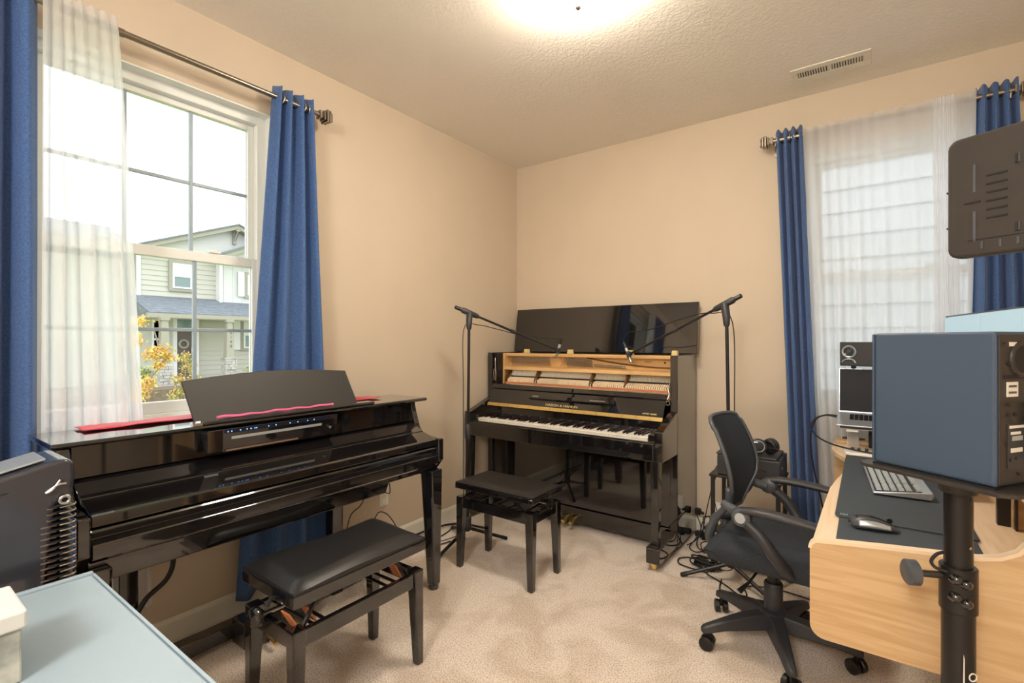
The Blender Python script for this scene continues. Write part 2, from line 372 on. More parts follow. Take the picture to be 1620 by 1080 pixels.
# outlets
o = thing('wall_outlet', 'ivory wall outlet under the digital piano, cords plugged in', 'outlet', (0, -1.42, .33))
mk('cover_plate', MB().box(.0, .007, -1.455, -1.385, .27, .385), M_trim, o, bevel=.003)
for z in (.30, .355): mk('socket', MB().box(.007, .01, -1.437, -1.403, z-.016, z+.016), M_white, o, bevel=.002)
o = thing('wall_outlet', 'ivory wall outlet above the tangle of cords beside the upright piano', 'outlet', (1.62, 0, .12))
mk('cover_plate', MB().box(1.575, 1.645, -.007, 0, .11, .225), M_trim, o, bevel=.003)
for z in (.14, .195): mk('socket', MB().box(1.593, 1.627, -.01, -.007, z-.016, z+.016), M_white, o, bevel=.002)

# ------------------------------------------------------------------ curtains
def drape(parent, name, m, along, across, ta, tb, ba, bb, zt, zb, folds, amp_t, amp_b, base, phase=0, solid=.003, irr=.35, flare=1.0, kind=None, wav=0.0, seed=1):
    rnd = random.Random(seed); ph = [rnd.uniform(-1, 1) for _ in range(8)]
    def fn(u, t):
        a = (ta+(tb-ta)*u)*(1-t**flare)+(ba+(bb-ba)*u)*t**flare
        A = amp_t+(amp_b-amp_t)*min(1, t*1.6)
        uu = u+.02*irr*math.sin(2*PI*u*1.3+ph[0]*3+t*1.2)
        s = math.sin(2*PI*folds*uu+phase)
        s2 = irr*math.sin(2*PI*(folds*.53)*uu+ph[1]*3+t*2)+irr*.4*math.sin(2*PI*folds*1.9*uu+ph[2]*3)*t
        d = base+A*(s+s2*min(1, t*3))/(1+irr*.6)
        z = zt+(zb-zt)*t
        if t < .001: z += .004*math.cos(2*PI*folds*u*2)
        a += wav*math.sin(t*7+ph[3])*t
        p = [0, 0, z]; p[along] = a; p[across] = d; return p
    mb = MB().grid(fn, int(folds*16), 30)
    return mk(name, mb, m, parent, solid=solid, smooth=180)
def torus_pts(c, r, axis, n=16):
    az = Vector(axis).normalized(); ax = az.orthogonal().normalized(); ay = az.cross(ax)
    return [Vector(c)+(ax*math.cos(2*PI*k/n)+ay*math.sin(2*PI*k/n))*r for k in range(n)]
def eyelets(parent, along, across, pos, d, z):
    ax = (0, 1, 0) if along == 1 else (1, 0, 0)
    for i, a in enumerate(pos):
        c = [0, 0, z]; c[along] = a; c[across] = d
        t = Vector(ax)+Vector((.5 if along == 1 else 0, .5 if along == 0 else 0, 0))*(1 if i % 2 else -1)
        mk('eyelet', MB().tube(torus_pts(c, .024, t, 18), .0045, 6, True), M_steel, parent, smooth=180)
zr = 2.461
# left window
def rod(name, label, along, across, d, z, a0, a1, fin0, fin1, brackets):
    r = thing(name, label, 'curtain rod', tuple((a0 if along == 0 else (0 if along else 0), 0, 0)) if False else (0, 0, 0))
    def P(a, dd, zz):
        p = [0, 0, zz]; p[along] = a; p[across] = dd; return p
    am = a0+(a1-a0)*.45
    mk('pole', MB().cyl(P(a0, d, z), P(a1, d, z), .0125), M_nickel, r, smooth=40)
    mk('pole_sleeve', MB().cyl(P(a0, d, z), P(am, d, z), .0155), M_nickel, r, smooth=40)
    for a, s in ((a0, -1), (a1, 1)):
        if (s < 0 and not fin0) or (s > 0 and not fin1): continue
        ax = [0, 0, 0]; ax[along] = s
        f = MB()
        for h0, h1, q in ((0, .012, .020), (.012, .022, .013), (.022, .030, .024), (.030, .034, .019), (.034, .046, .031), (.046, .050, .025), (.050, .060, .029), (.060, .064, .022), (.064, .072, .022)):
            c = Vector(P(a, d, z))+Vector(ax)*(h0+h1)/2; sz = [q*2, q*2, q*2]; sz[along] = h1-h0
            f.obox(c, sz, Matrix.Identity(3))
        mk('finial', f, M_nickel, r, bevel=.002)
    for a in brackets:
        b = MB().tube([P(a, 0 if across == 0 else 0, z-.03), P(a, d, z-.03), P(a, d, z-.012)], .005, 8)
        c = P(a, (.004 if d > 0 else -.004), z-.03); sz = [.03, .03, .07]; sz[across] = .008
        b.obox(c, sz, Matrix.Identity(3)); mk('bracket', b, M_nickel, r, smooth=30)
    return r
rod('curtain_rod', 'brushed nickel curtain rod with square finial over the left window', 1, 0, .10, zr, -3.42, -1.925, False, True, (-3.38, -1.95))
rod('curtain_rod', 'brushed nickel curtain rod with ribbed finials over the right window', 0, 1, -.10, 2.478, 1.955, 2.975, True, True, (1.965, 2.965))
t = thing('blue_curtain', 'blue eyelet curtain with flared hem at the right of the left window', 'curtain', (0, 0, 0))
drape(t, 'panel', M_blue, 1, 0, -2.155, -1.962, -2.33, -1.86, zr+.052, .10, 3.5, .036, .036, .098, phase=-.6, seed=3)
eyelets(t, 1, 0, (-2.128, -2.072, -2.018, -1.975), .1, zr)
t = thing('blue_curtain', 'blue curtain at the far left edge beside the white sheer', 'curtain', (0, 0, 0))
drape(t, 'panel', M_blue, 1, 0, -3.40, -2.985, -3.40, -2.99, zr+.052, .05, 5.5, .035, .04, .098, phase=1, seed=5)
t = thing('sheer_curtain', 'white voile curtain gathered at the left side of the left window', 'curtain', (0, 0, 0))
drape(t, 'panel', M_sheer, 1, 0, -2.98, -2.775, -2.985, -2.665, zr+.035, .25, 6.5, .010, .024, .130, phase=.4, solid=0, irr=.8, flare=.8, seed=8)
t = thing('blue_curtain', 'blue eyelet curtain hanging at the left of the right window', 'curtain', (0, 0, 0))
drape(t, 'panel', M_blue, 0, 1, 1.965, 2.103, 2.055, 2.20, 2.478+.052, .05, 3.6, .036, .038, -.098, phase=2.2, seed=11)
eyelets(t, 0, 1, (1.985, 2.03, 2.075), -.1, 2.478)
t = thing('blue_curtain', 'blue eyelet curtain at the far right, behind the monitor', 'curtain', (0, 0, 0))
drape(t, 'panel', M_blue, 0, 1, 2.845, 2.985, 2.815, 3.06, 2.478+.05, .05, 3.6, .036, .04, -.098, phase=.5, seed=12)
t = thing('sheer_curtain', 'wide white voile curtain drawn across the right window', 'curtain', (0, 0, 0))
drape(t, 'panel', M_sheer, 0, 1, 2.108, 2.842, 2.21, 2.812, 2.478+.028, .10, 13, .005, .016, -.124, phase=.9, solid=0, irr=.95, seed=21, wav=.006)
drape(t, 'gathered_fold', M_sheer, 0, 1, 2.675, 2.765, 2.69, 2.80, 2.478+.028, .10, 5.5, .007, .010, -.146, phase=.3, solid=0, irr=.5, seed=23)

# ------------------------------------------------------------------ upright piano
U = thing('upright_piano', 'open polished black upright piano with gold plate and hammers exposed in the corner', 'piano', (.75, -.35, 0))
XL, XRp = .02, 1.485
def side_prof(): return [(-.03, .03), (-.42, .03), (-.42, 1.195), (-.03, 1.195)]
mk('side_panel', MB().prism(side_prof(), 0, XL, XL+.045), M_black, U, bevel=.003)
mk('side_panel', MB().prism(side_prof(), 0, XRp-.045, XRp), M_black, U, bevel=.003)
armp = [(-.421, .855), (-.655, .775), (-.69, .77), (-.69, .60), (-.421, .60)]
mk('key_arm', MB().prism(armp, 0, XL, XL+.05), M_black, U, bevel=.004)
mk('key_arm', MB().prism(armp, 0, XRp-.05, XRp), M_black, U, bevel=.004)
mk('back_panel', MB().box(.066, 1.439, -.055, -.03, .13, 1.15), M_satin, U)
mk('key_block', MB().box(.071, .108, -.655, -.50, .661, .745), M_black, U, bevel=.004)
mk('key_block', MB().box(1.388, 1.434, -.655, -.50, .661, .745), M_black, U, bevel=.004)
mk('key_bed', MB().box(.071, 1.434, -.67, -.31, .605, .66), M_black, U, bevel=.003)
mk('key_slip', MB().box(.071, 1.434, -.693, -.671, .60, .70), M_black, U, bevel=.004)
mk('key_slip_edge', MB().box(.071, 1.434, -.6705, -.655, .661, .706), M_black, U, bevel=.002)
kx0, kx1 = .112, 1.384; kw = (kx1-kx0)/52
wk = MB().box(.0005, kw-.0007, -.648, -.50, .700, .724).box(.0005, kw-.0007, -.652, -.648, .718, .724)
wo = mk('white_key', wk, M_ivory, U, bevel=.0012, segs=1, local=True); base_mesh = wo.data
wo.location = Vector((kx0, 0, 0))-Vector(U.location)
for i in range(1, 52):
    c = wo.copy(); COL.objects.link(c); c.location = Vector((kx0+i*kw, 0, 0))-Vector(U.location)
bk = MB().frust((0, .012, -.602, -.50, .724), (.0015, .0105, -.594, -.50, .736))
bo = None
for i in range(51):
    n = (i+5) % 7    # A0 start: white index names A B C D E F G -> 0..6
    # whites with a black key to their right: A(0) C(2) D(3) F(5) G(6)
    if i % 7 in (0, 2, 3, 5, 6):
        if bo is None: bo = mk('black_key', bk, M_black, U, bevel=.001, segs=1, local=True); c = bo
        else: c = bo.copy(); COL.objects.link(c)
        c.location = Vector((kx0+(i+1)*kw-.006, 0, 0))-Vector(U.location)
mk('name_board', MB().box(.072, 1.433, -.499, -.46, .661, .795), M_black, U)
mk('felt_strip', MB().box(.11, 1.388, -.504, -.4995, .727, .733), mat('dark_red_felt', (70, 20, 24), .9), U)
# raised fallboard leaning back, with brass hinge strip
fy0, fz0, fy1, fz1 = -.505, .80, -.425, .955
dz = Vector((0, fy1-fy0, fz1-fz0)).normalized(); dn = Vector((0, -dz.z, dz.y))
def fbp(t, out): return Vector((0, fy0+(fy1-fy0)*t, fz0+(fz1-fz0)*t))+dn*out
def fbslab(mb, xa, xb, ta, tb, o0, o1):
    p = [fbp(ta, o1), fbp(tb, o1), fbp(tb, o0), fbp(ta, o0)]; return mb.prism([(q.y, q.z) for q in p], 0, xa, xb)
fb = mk('fallboard', fbslab(MB(), .085, 1.42, 0, 1, -.018, 0), M_black, U, bevel=.003)
mk('brass_hinge', fbslab(MB(), .085, 1.42, .0, .14, .0005, .004), M_brass, fb)
for k in range(60):
    xx = .10+k*.0222; mk('hinge_knuckle', fbslab(MB(), xx, xx+.0012, .01, .13, .004, .0048), M_goldd, fb) if k % 4 == 0 else None
mk('ledge_fold', fbslab(MB(), .085, 1.42, .79, .99, .0005, .014), M_black, fb, bevel=.004)
mk('music_shelf', fbslab(MB(), .44, 1.10, .44, .60, .0005, .022), M_black, fb, bevel=.003)
for a, b in ((.48, .53), (.93, 1.04)): mk('shelf_catch', fbslab(MB(), a, b, .50, .54, .0222, .0245), M_steel, fb)
text('maker_lettering', 'MASON & HAMLIN', .024, frame_mtx(Vector((.715, 0, 0))+fbp(.245, .0012), (1, 0, 0), dz), M_gilt, fb, font_scale=(1.25, 1))
text('series_lettering', 'ARTIST SERIES', .013, frame_mtx(Vector((1.335, 0, 0))+fbp(.24, .0012), (1, 0, 0), dz), M_gilt, fb, font_scale=(1.1, 1))
# case front under the keys
mk('bottom_panel', MB().box(.066, 1.439, -.405, -.385, .142, .604), M_black, U, bevel=.003)
mk('plinth_rail', MB().box(.066, 1.439, -.412, -.37, .03, .138), M_black, U, bevel=.003)
for xa in (.022, 1.412): mk('leg', MB().frust((xa+.004, xa+.046, -.680, -.640, .131), (xa, xa+.052, -.686, -.632, .604)), M_black, U, bevel=.004)
for xa, xb in ((.02, .098), (1.405, 1.483)):
    tb_ = mk('toe', MB().box(xa, xb, -.735, -.421, .042, .130), M_black, U, bevel=.006)
    cx = (xa+xb)/2
    mk('caster', MB().cyl((cx-.010, -.70, .0165), (cx+.010, -.70, .0165), .0165, n=18).box(cx-.014, cx+.014, -.715, -.69, .024, .0415), M_brass, tb_, smooth=40)
for px in (.672, .732, .790):
    pd = mk('pedal', MB().tube([(px, -.40, .075), (px, -.44, .072), (px, -.475, .064), (px, -.495, .056)], [.009, .011, .016, .013], 12), M_brass, U, smooth=60)
# iron plate, soundboard, action
pl = mk('iron_plate', MB().box(.115, 1.438, -.262, -.245, 1.06, 1.165), M_gold, U)
mk('pin_block_rail', MB().box(.115, 1.438, -.31, -.245, 1.166, 1.19), M_gold, pl, bevel=.005)
mk('pressure_rail', MB().prism([(-.335, 1.062), (-.325, 1.085), (-.263, 1.095), (-.263, 1.055)], 0, .115, 1.438), M_gold, pl, bevel=.003)
mk('plate_edge', MB().box(.10, .114, -.335, -.245, .95, 1.19), M_gold, pl, bevel=.003)
rb = [(.80, 1.163), (.90, 1.148), (1.0, 1.135), (1.12, 1.122), (1.25, 1.112), (1.436, 1.108)]
mk('curved_rib', MB().tube([(x, -.266, z) for x, z in smooth_pts([(a, b, 0) for a, b in rb], 4) for _ in (0,)] if False else [(p.x, -.266, p.y) for p in smooth_pts([(a, b, 0) for a, b in rb], 4)], .005, 8), M_goldd, pl, smooth=60)
mk('plate_rib', MB().prism([(.60, 1.09), (.612, 1.09), (.622, 1.165), (.61, 1.165)], 1, -.275, -.2625), M_gold, pl, bevel=.002)
mk('plate_boss', MB().lathe([(.036, 0), (.036, .004), (.030, .006), (.001, .006)], (.56, -.262, 1.127), (0, -1, 0), 24), M_gold, pl, smooth=30)
pins = MB(); strs = MB()
def pinfield(x0, x1, rows, zf):
    n = int((x1-x0)/.0125)
    for r in range(rows):
        for i in range(n):
            x = x0+i*.0125+(.006 if r % 2 else 0); z = zf(x, r)
            pins.cyl((x, -.262, z), (x, -.283, z+.002), .0034, n=6)
            strs.cyl((x, -.272, z), (x+.012, -.268, 1.092), .0006, n=3)
pinfield(.135, .50, 4, lambda x, r: 1.152-.012*r)
pinfield(.635, .86, 5, lambda x, r: 1.155-.010*r-(x-.635)*.05)
pinfield(.86, 1.10, 2, lambda x, r: 1.118-.010*r-(x-.86)*.04)
mk('tuning_pins', pins, M_steel, pl, kind='stuff', smooth=60); mk('upper_strings', strs, M_goldd, pl, kind='stuff')
text('serial_lettering', '090014', .016, frame_mtx((1.245, -.2625, 1.146), (1, 0, 0), (0, 0, 1)), M_goldd, pl)
mk('plate_screw', MB().lathe([(.007, 0), (.006, .003), (.001, .004)], (1.355, -.262, 1.142), (0, -1, 0), 12), M_satin, pl, smooth=40)
mk('soundboard', MB().box(.115, 1.438, -.252, -.243, .90, 1.059), M_sound, U)
st2 = MB()
for i in range(150):
    x = .135+i*.0086
    st2.cyl((x, -.259, 1.06), (x+.012, -.259, .93), .0009, n=3)
mk('strings', st2, M_steel, U, kind='stuff')
for x in (.135, .408, .862, 1.117, 1.425):
    st = MB().prism([(-.262, 1.075), (-.30, 1.065), (-.345, 1.01), (-.35, .95), (-.335, .95), (-.325, 1.0), (-.262, 1.04)], 0, x-.006, x+.006)
    mk('plate_strut', st, M_goldd, U, bevel=.002)
mk('damper_rail', MB().box(.14, 1.42, -.278, -.268, 1.002, 1.014), M_satin, U)
hm = MB().prism([(-.345, .972), (-.278, .992), (-.272, .985), (-.272, 1.0), (-.30, 1.006), (-.345, .990)], 0, 0, .0088)
ho = None; j = 0
for k in range(88):
    x = .155+k*.01425
    if any(abs(x+.004-s) < .011 for s in (.408, .862, 1.117)): continue
    if ho is None: ho = mk('hammer', hm, M_felt, U, local=True); c = ho
    else: c = ho.copy(); COL.objects.link(c)
    c.location = Vector((x, 0, 0))-Vector(U.location)
mk('hammer_rail', MB().box(.14, 1.425, -.358, -.346, .955, .970), M_copper, U, bevel=.002)
mk('action_rail', MB().box(.14, 1.425, -.37, -.33, .925, .94), M_copper, U, bevel=.002)
wp = MB()
for k in range(88): x = .158+k*.01425; wp.cyl((x, -.368, .925), (x, -.352, .972), .0022, n=5)
mk('hammer_shanks', wp, M_felt, U, kind='stuff')
for x in (.408, .862, 1.117): mk('action_bracket', MB().cyl((x, -.358, .94), (x+.004, -.335, 1.0), .006), M_steel, U, smooth=40)
mk('left_cheek', MB().box(.066, .099, -.40, -.24, .94, 1.19), M_satin, U)
mk('lid_prop', MB().tube(smooth_pts([(.082, -.404, 1.155), (.086, -.412, 1.14), (.088, -.412, 1.08), (.092, -.412, 1.03), (.088, -.41, .98)], 4), .004, 8), M_steel, U, smooth=60)
mk('pedal_lever_rod', MB().tube([(.072, -.408, 1.07), (.07, -.41, 1.04), (.074, -.41, .985)], .0035, 8), M_steel, U, smooth=60)
mk('hinge_hook', MB().tube(smooth_pts([(1.432, -.40, 1.02), (1.428, -.415, .985), (1.434, -.42, .955), (1.425, -.43, .925)], 4), .004, 8).tube(torus_pts((1.43, -.43, .905), .012, (0, 1, 0)), .004, 6, True), M_steel, U, smooth=60)
mk('hinge_hook', MB().tube(smooth_pts([(.075, -.44, .87), (.085, -.46, .84), (.08, -.48, .82)], 4), .004, 8).tube(torus_pts((.083, -.485, .805), .012, (0, 1, 0)), .004, 6, True), M_steel, U, smooth=60)
for x in (.302, .681, 1.135, 1.43):
    hb = mk('hinge_block', MB().prism([(x-.020, 1.191), (x+.020, 1.191), (x+.015, 1.222), (x-.015, 1.222)], 1, -.312, -.28), M_cream, U, bevel=.002)
    mk('screw', MB().lathe([(.004, 0), (.001, .002)], (x, -.3125, 1.206), (0, -1, 0), 8), M_brass, hb)
mk('top_ledge', MB().box(.066, 1.439, -.24, -.09, 1.166, 1.19), M_black, U)
tl = math.atan2(.05, .345)
mk('open_lid', MB().prism([(-.092, 1.197), (-.110, 1.199), (-.060, 1.543), (-.042, 1.541)], 0, .048, 1.513), M_black, U, bevel=.003)

# ------------------------------------------------------------------ digital piano
D = thing('digital_piano', 'polished black digital console piano along the window wall', 'piano', (.38, -2.25, 0))
YL, YR = -3.0, -1.53
prof = [(.15, .58), (.15, .951), (.40, .951), (.412, .90), (.44, .82), (.47, .782), (.615, .775), (.615, .665), (.56, .60)]
mk('side_arm', MB().prism(prof, 1, YL, YL+.034), M_black, D, bevel=.005)
mk('side_arm', MB().prism(prof, 1, YR-.034, YR), M_black, D, bevel=.005)
mk('top_board', MB().prism([(.145, .953), (.145, .970), (.432, .970), (.440, .962), (.432, .953)], 1, YL-.02, YR+.055), M_black, D, bevel=.003)
mk('upper_panel', MB().box(.385, .405, YL+.035, YR-.035, .850, .951), M_black, D)
mk('back_panel', MB().box(.15, .17, YL+.035, YR-.035, .58, .951), M_satin, D)
mk('key_cover', MB().prism([(.39, .820), (.39, .846), (.50, .806), (.50, .785)], 1, YL+.036, YR-.036), M_black, D, bevel=.002)
mk('key_cover_front', MB().prism([(.502, .775), (.502, .804), (.590, .776), (.602, .772), (.604, .742), (.59, .740)], 1, YL+.036, YR-.036), M_black, D, bevel=.003)
mk('front_rail', MB().prism([(.40, .64), (.40, .735), (.600, .735), (.606, .728), (.588, .706), (.612, .690), (.612, .650), (.59, .635)], 1, YL+.036, YR-.036), M_black, D, bevel=.002)
mk('case_bottom', MB().box(.172, .58, YL+.035, YR-.035, .62, .639), M_black, D)
mk('speaker_box', MB().prism([(YL+.036, .545), (YL+.036, .619), (-1.80, .619), (-1.83, .545)], 0, .26, .52), M_black, D, bevel=.004)
mk('corner_bracket', MB().prism([(-1.80, .590), (-1.80, .619), (-1.566, .619), (-1.566, .575), (-1.61, .590)], 0, .50, .52), M_black, D, bevel=.003)
for ya, yb in ((-2.995, -2.915), (-1.615, -1.535)):
    lg = mk('leg', MB().frust((.562, .612, ya+.015, yb-.012, .022), (.528, .614, ya, yb, .618)), M_black, D, bevel=.009)
    mk('foot', MB().lathe([(.024, 0), (.026, .01), (.024, .022)], (.587, (ya+yb)/2, 0), n=20), M_greyplastic, lg, smooth=30)
for ya in (-2.80, -1.93): mk('rear_post', MB().box(.172, .235, ya, ya+.06, .0, .619), M_black, D, bevel=.004)
mk('base_rail', MB().box(.19, .25, -2.98, -1.75, .03, .09), M_black, D, bevel=.003)
pb = mk('pedal_box', MB().box(.251, .36, -2.42, -2.12, .02, .125), M_black, D, bevel=.005)
for y in (-2.33, -2.27, -2.21): mk('pedal', MB().tube([(.361, y, .05), (.41, y, .047), (.44, y, .035)], [.008, .012, .012], 10), M_brass, pb, smooth=60)
# music desk
md0, md1 = Vector((.375, 0, .973)), Vector((.300, 0, 1.143)); du = (md1-md0).normalized()
n_ = 14; pts = [(-2.612, 0), (-1.893, 0)]
pts += [(-1.893+(-1.915+1.893)*k/3, .165*k/3) for k in (1, 2)]
for k in range(n_+1):
    q = k/n_; y = -1.915+(-2.632+1.915)*q; pts.append((y, .174+.022*math.sin(PI*q)-.006*q))
def desk_pt(y, s, o): p = md0+du*s; nrm = Vector((du.z, 0, -du.x)); return (p.x+nrm.x*o, y, p.z+nrm.z*o)
N = len(pts); mb = MB()
mb.add([desk_pt(y, s, 0) for y, s in pts]+[desk_pt(y, s, .012) for y, s in pts], [tuple(range(N)), tuple(range(2*N-1, N-1, -1))]+[(i, (i+1) % N, N+(i+1) % N, N+i) for i in range(N)])
M_desk = mat('matte_dark_music_desk', (44, 42, 40), .5, bump=(300, .1, .001))
mdo = mk('music_desk', mb, M_desk, D, bevel=.003)
tri = [desk_pt(-1.945+a, .13+b, .0132) for a, b in ((-.02, -.012), (.018, -.012), (.012, .03))]
mk('desk_mark', MB().tube(tri, .0012, 5, True), M_greyplastic, mdo)
mk('desk_ledge', MB().prism([(.378, .971), (.378, .984), (.428, .984), (.436, .978), (.436, .971)], 1, -2.60, -1.83), M_black, D, bevel=.002)
mk('desk_hinge', MB().cyl((.40, -2.615, .978), (.40, -2.601, .978), .008).box(.41, .43, -2.635, -2.602, .971, .980), M_steel, D, smooth=30)
cb = mk('control_box', MB().prism([(.406, .925), (.406, .951), (.462, .951), (.462, .868), (.440, .862)], 1, -2.60, -2.546), M_black, D, bevel=.002)
ct = mk('control_panel', MB().prism([(.406, .862), (.406, .950), (.452, .950), (.440, .862)], 1, -2.545, -2.05), M_black, D, bevel=.002)
def ctp(y0, y1, t0, t1, o):
    a = Vector((.440, 0, .862)); b = Vector((.452, 0, .950)); P = lambda t, oo: (a.x+(b.x-a.x)*t+oo, a.z+(b.z-a.z)*t)
    return MB().prism([P(t0, .0003), P(t1, .0003), P(t1, o), P(t0, o)], 1, y0, y1)
mk('silver_strip', ctp(-2.51, -2.13, .52, .64, .002), M_silver, ct)
mk('button_row', ctp(-2.535, -2.09, .80, .98, .003), mat('navy_button_panel', (14, 18, 38), .3), ct)
for y in (-2.525, -2.512, -2.48, -2.455, -2.44, -2.425, -2.418, -2.37, -2.34, -2.28, -2.245, -2.20, -2.17): mk('indicator', ctp(y-.0015, y+.0015, .86, .90, .0042), M_glow, ct)
mk('lower_lip', ctp(-2.53, -2.24, .02, .09, .006), mat('brown_lip', (120, 96, 80), .3), ct)
mk('volume_knob', MB().lathe([(.006, 0), (.006, .006), (.001, .007)], (.447, -2.09, .895), (1, 0, 0), 12), M_steel, ct, smooth=40)
# felt cloths lying on the piano
def ribbon(mb, pts, halfw, seed=0, zb=.0):
    rnd = random.Random(seed)
    def fn(u, v):
        k = u*(len(pts)-1); i = min(int(k), len(pts)-2); f = k-i; p = Vector(pts[i])*(1-f)+Vector(pts[i+1])*f
        w = (v-.5)*2*halfw
        return (p.x+w, p.y, p.z+.004+.0025*math.sin(u*23+v*3)*math.sin(v*PI*2+u*9))
    return mb.grid(fn, 60, 8)
tag(mk('felt_cloth', ribbon(MB(), [(.195, -2.90, .973), (.195, -2.70, .973), (.19, -2.40, .973), (.20, -1.98, .973), (.215, -1.66, .973)], .062), M_red, solid=.002, smooth=180), 'long crimson felt key cloth lying on the digital piano behind its music desk', 'cloth')
fp = MB().grid(lambda u, v: (.398+.010*math.cos(v*PI)*(.6+.4*math.sin(u*9)), -2.54+.50*u, .987+.007*math.sin(v*PI)*(.8+.2*math.sin(u*13+1))+.0015*math.sin(u*31)), 60, 8)
tag(mk('folded_felt', fp, M_pink, solid=.003, smooth=180), 'folded pink felt strip lying on the ledge of the music desk', 'cloth')

# ------------------------------------------------------------------ piano benches
def bench(label, x0, x1, y0, y1, za, zs0, zs1, pad, over, mseat):
    r = thing('piano_bench', label, 'bench', ((x0+x1)/2, (y0+y1)/2, 0))
    lw = .048
    for xa, sx in ((x0, 1), (x1, -1)):
        for ya, sy in ((y0, 1), (y1, -1)):
            a = [xa, xa+sx*lw]; b = [ya, ya+sy*lw]; c = [xa, xa+sx*.032]; d = [ya, ya+sy*.032]
            mk('leg', MB().frust((min(c), max(c), min(d), max(d), 0), (min(a), max(a), min(b), max(b), za)), M_black, r, bevel=.005)
    h = .052
    for b in ((x0+.006, x0+.026, y0+lw, y1-lw), (x1-.026, x1-.006, y0+lw, y1-lw)): mk('apron', MB().box(*b, za-h-.01, za-.006), M_black, r, bevel=.003)
    for b in ((x0+lw, x1-lw, y0+.006, y0+.026), (x0+lw, x1-lw, y1-.026, y1-.006)): mk('apron', MB().box(*b, za-h-.01, za-.006), M_black, r, bevel=.003)
    ex, ey = over
    fr = MB(); X0_, X1_, Y0_, Y1_ = x0-ex, x1+ex, y0-ey, y1+ey
    for b in ((X0_, X0_+.02, Y0_, Y1_), (X1_-.02, X1_, Y0_, Y1_), (X0_+.02, X1_-.02, Y0_, Y0_+.02), (X0_+.02, X1_-.02, Y1_-.02, Y1_)): fr.box(*b, zs0, zs1-.003)
    mk('seat_frame', fr, M_black, r, bevel=.003)
    mk('seat_board', MB().box(X0_+.021, X1_-.021, Y0_+.021, Y1_-.021, zs1-.03, zs1-.004), M_satin, r)
    def fn(u, v):
        # closed cushion shell
        x = X0_+.002+(X1_-X0_-.004)*u; y = Y0_+.002+(Y1_-Y0_-.004)*v
        e = min(1, min(u, 1-u)*(X1_-X0_)/.05)*1.0; g = min(1, min(v, 1-v)*(Y1_-Y0_)/.05)
        s = lambda q: math.sin(q*PI/2)
        return (x, y, zs1+pad*(.30+.70*s(e)*s(g))+(.004*math.sin(u*5+v*7) if pad > .03 else 0))
    mbp = MB().grid(fn, 28, 28)
    n = 29; rim = [i for i in range(n)]+[n*j+n-1 for j in range(1, n)]+[n*(n-1)+i for i in range(n-2, -1, -1)]+[n*j for j in range(n-2, 0, -1)]
    b0 = len(mbp.v)
    for i in rim: vx = mbp.v[i]; mbp.v.append((vx[0], vx[1], zs1-.002))
    m_ = len(rim)
    for k in range(m_): mbp.f.append((rim[k], b0+k, b0+(k+1) % m_, rim[(k+1) % m_]))
    mbp.f.append(tuple(b0+k for k in range(m_)))
    mk('cushion', mbp, mseat, r, smooth=50)
    # scissor lift: crossed bars on both long sides, threaded spindle, crank knobs
    ym, xm = (y0+y1)/2, (x0+x1)/2; longy = (y1-y0) > (x1-x0)
    for s in (0, 1):
        for fl in (0, 1):
            if longy:
                x = (x0+.045 if s == 0 else x1-.045); p0 = (x, y0+.06 if fl else y1-.06, za-.02); p1 = (x, y0+.20 if not fl else y1-.20, zs0+.012)
                p0 = (x, (y0+.055) if fl else (y1-.055), za-.02); p1 = (x, (y0+.13) if fl else (y1-.13), zs0+.012)
            else:
                y = (y0+.045 if s == 0 else y1-.045); p0 = (x0+.07 if fl else x1-.07, y, za-.02); p1 = (x0+.19 if fl else x1-.19, y, zs0+.012)
            mk('scissor_bar', MB().tube([p0, p1], .008, 6), M_satin, r)
    for fl in (0, 1):
        if longy: a = (x0+.03, y0+.14 if fl else y1-.14, za-.03); b = (x1-.03, y0+.14 if fl else y1-.14, za-.03)
        else: a = (x0+.20 if fl else x1-.20, y0+.03, za-.03); b = (x0+.20 if fl else x1-.20, y1-.03, za-.03)
        mk('cross_rod', MB().tube([a, b], .006, 8), M_satin, r, smooth=60)
        if longy: a = (x0+.03, y0+.10 if fl else y1-.10, za-.03); b = (x1-.03, y0+.10 if fl else y1-.10, za-.03)
        else: a = (x0+.10 if fl else x1-.10, y0+.03, za-.03); b = (x0+.10 if fl else x1-.10, y1-.03, za-.03)
        mk('cross_rod', MB().tube([a, b], .006, 8), M_satin, r, smooth=60)
    if longy:
        mk('spindle', MB().cyl((xm, y0-.02, za+.02), (xm, y1+.02, za+.02), .007), M_steel, r, smooth=60)
        for yy, s in ((y0-.02, -1), (y1+.02, 1)):
            mk('crank_knob', MB().lathe([(.012, 0), (.030, .006), (.033, .02), (.030, .03), (.001, .034)], (xm, yy, za+.02), (0, s, 0), 20), M_black, r, smooth=50)
        for yy in (y0+.03, y0+.09, y1-.09): mk('lift_plate', MB().obox((x1-.07, yy, za+.01), (.05, .006, .07), Matrix.Rotation(.5, 3, 'X')), M_copper, r, bevel=.002)
    else:
        mk('spindle', MB().cyl((x0-.01, ym, za+.02), (x1+.01, ym, za+.02), .007), M_steel, r, smooth=60)
        for xx, s in ((x0-.005, -1), (x1+.005, 1)):
            mk('crank_knob', MB().lathe([(.012, 0), (.026, .006), (.028, .02), (.001, .024)], (xx, ym, za+.02), (s, 0, 0), 20), M_black, r, smooth=50)
    return r
bench('black bench with puffy shiny leather seat in front of the digital piano', .668, .977, -2.567, -2.018, .375, .452, .494, .032, (.008, .004), M_leather)
bench('black bench with flat padded seat in front of the upright piano', .515, 1.035, -1.325, -1.035, .402, .448, .478, .020, (.004, .004), M_leather)

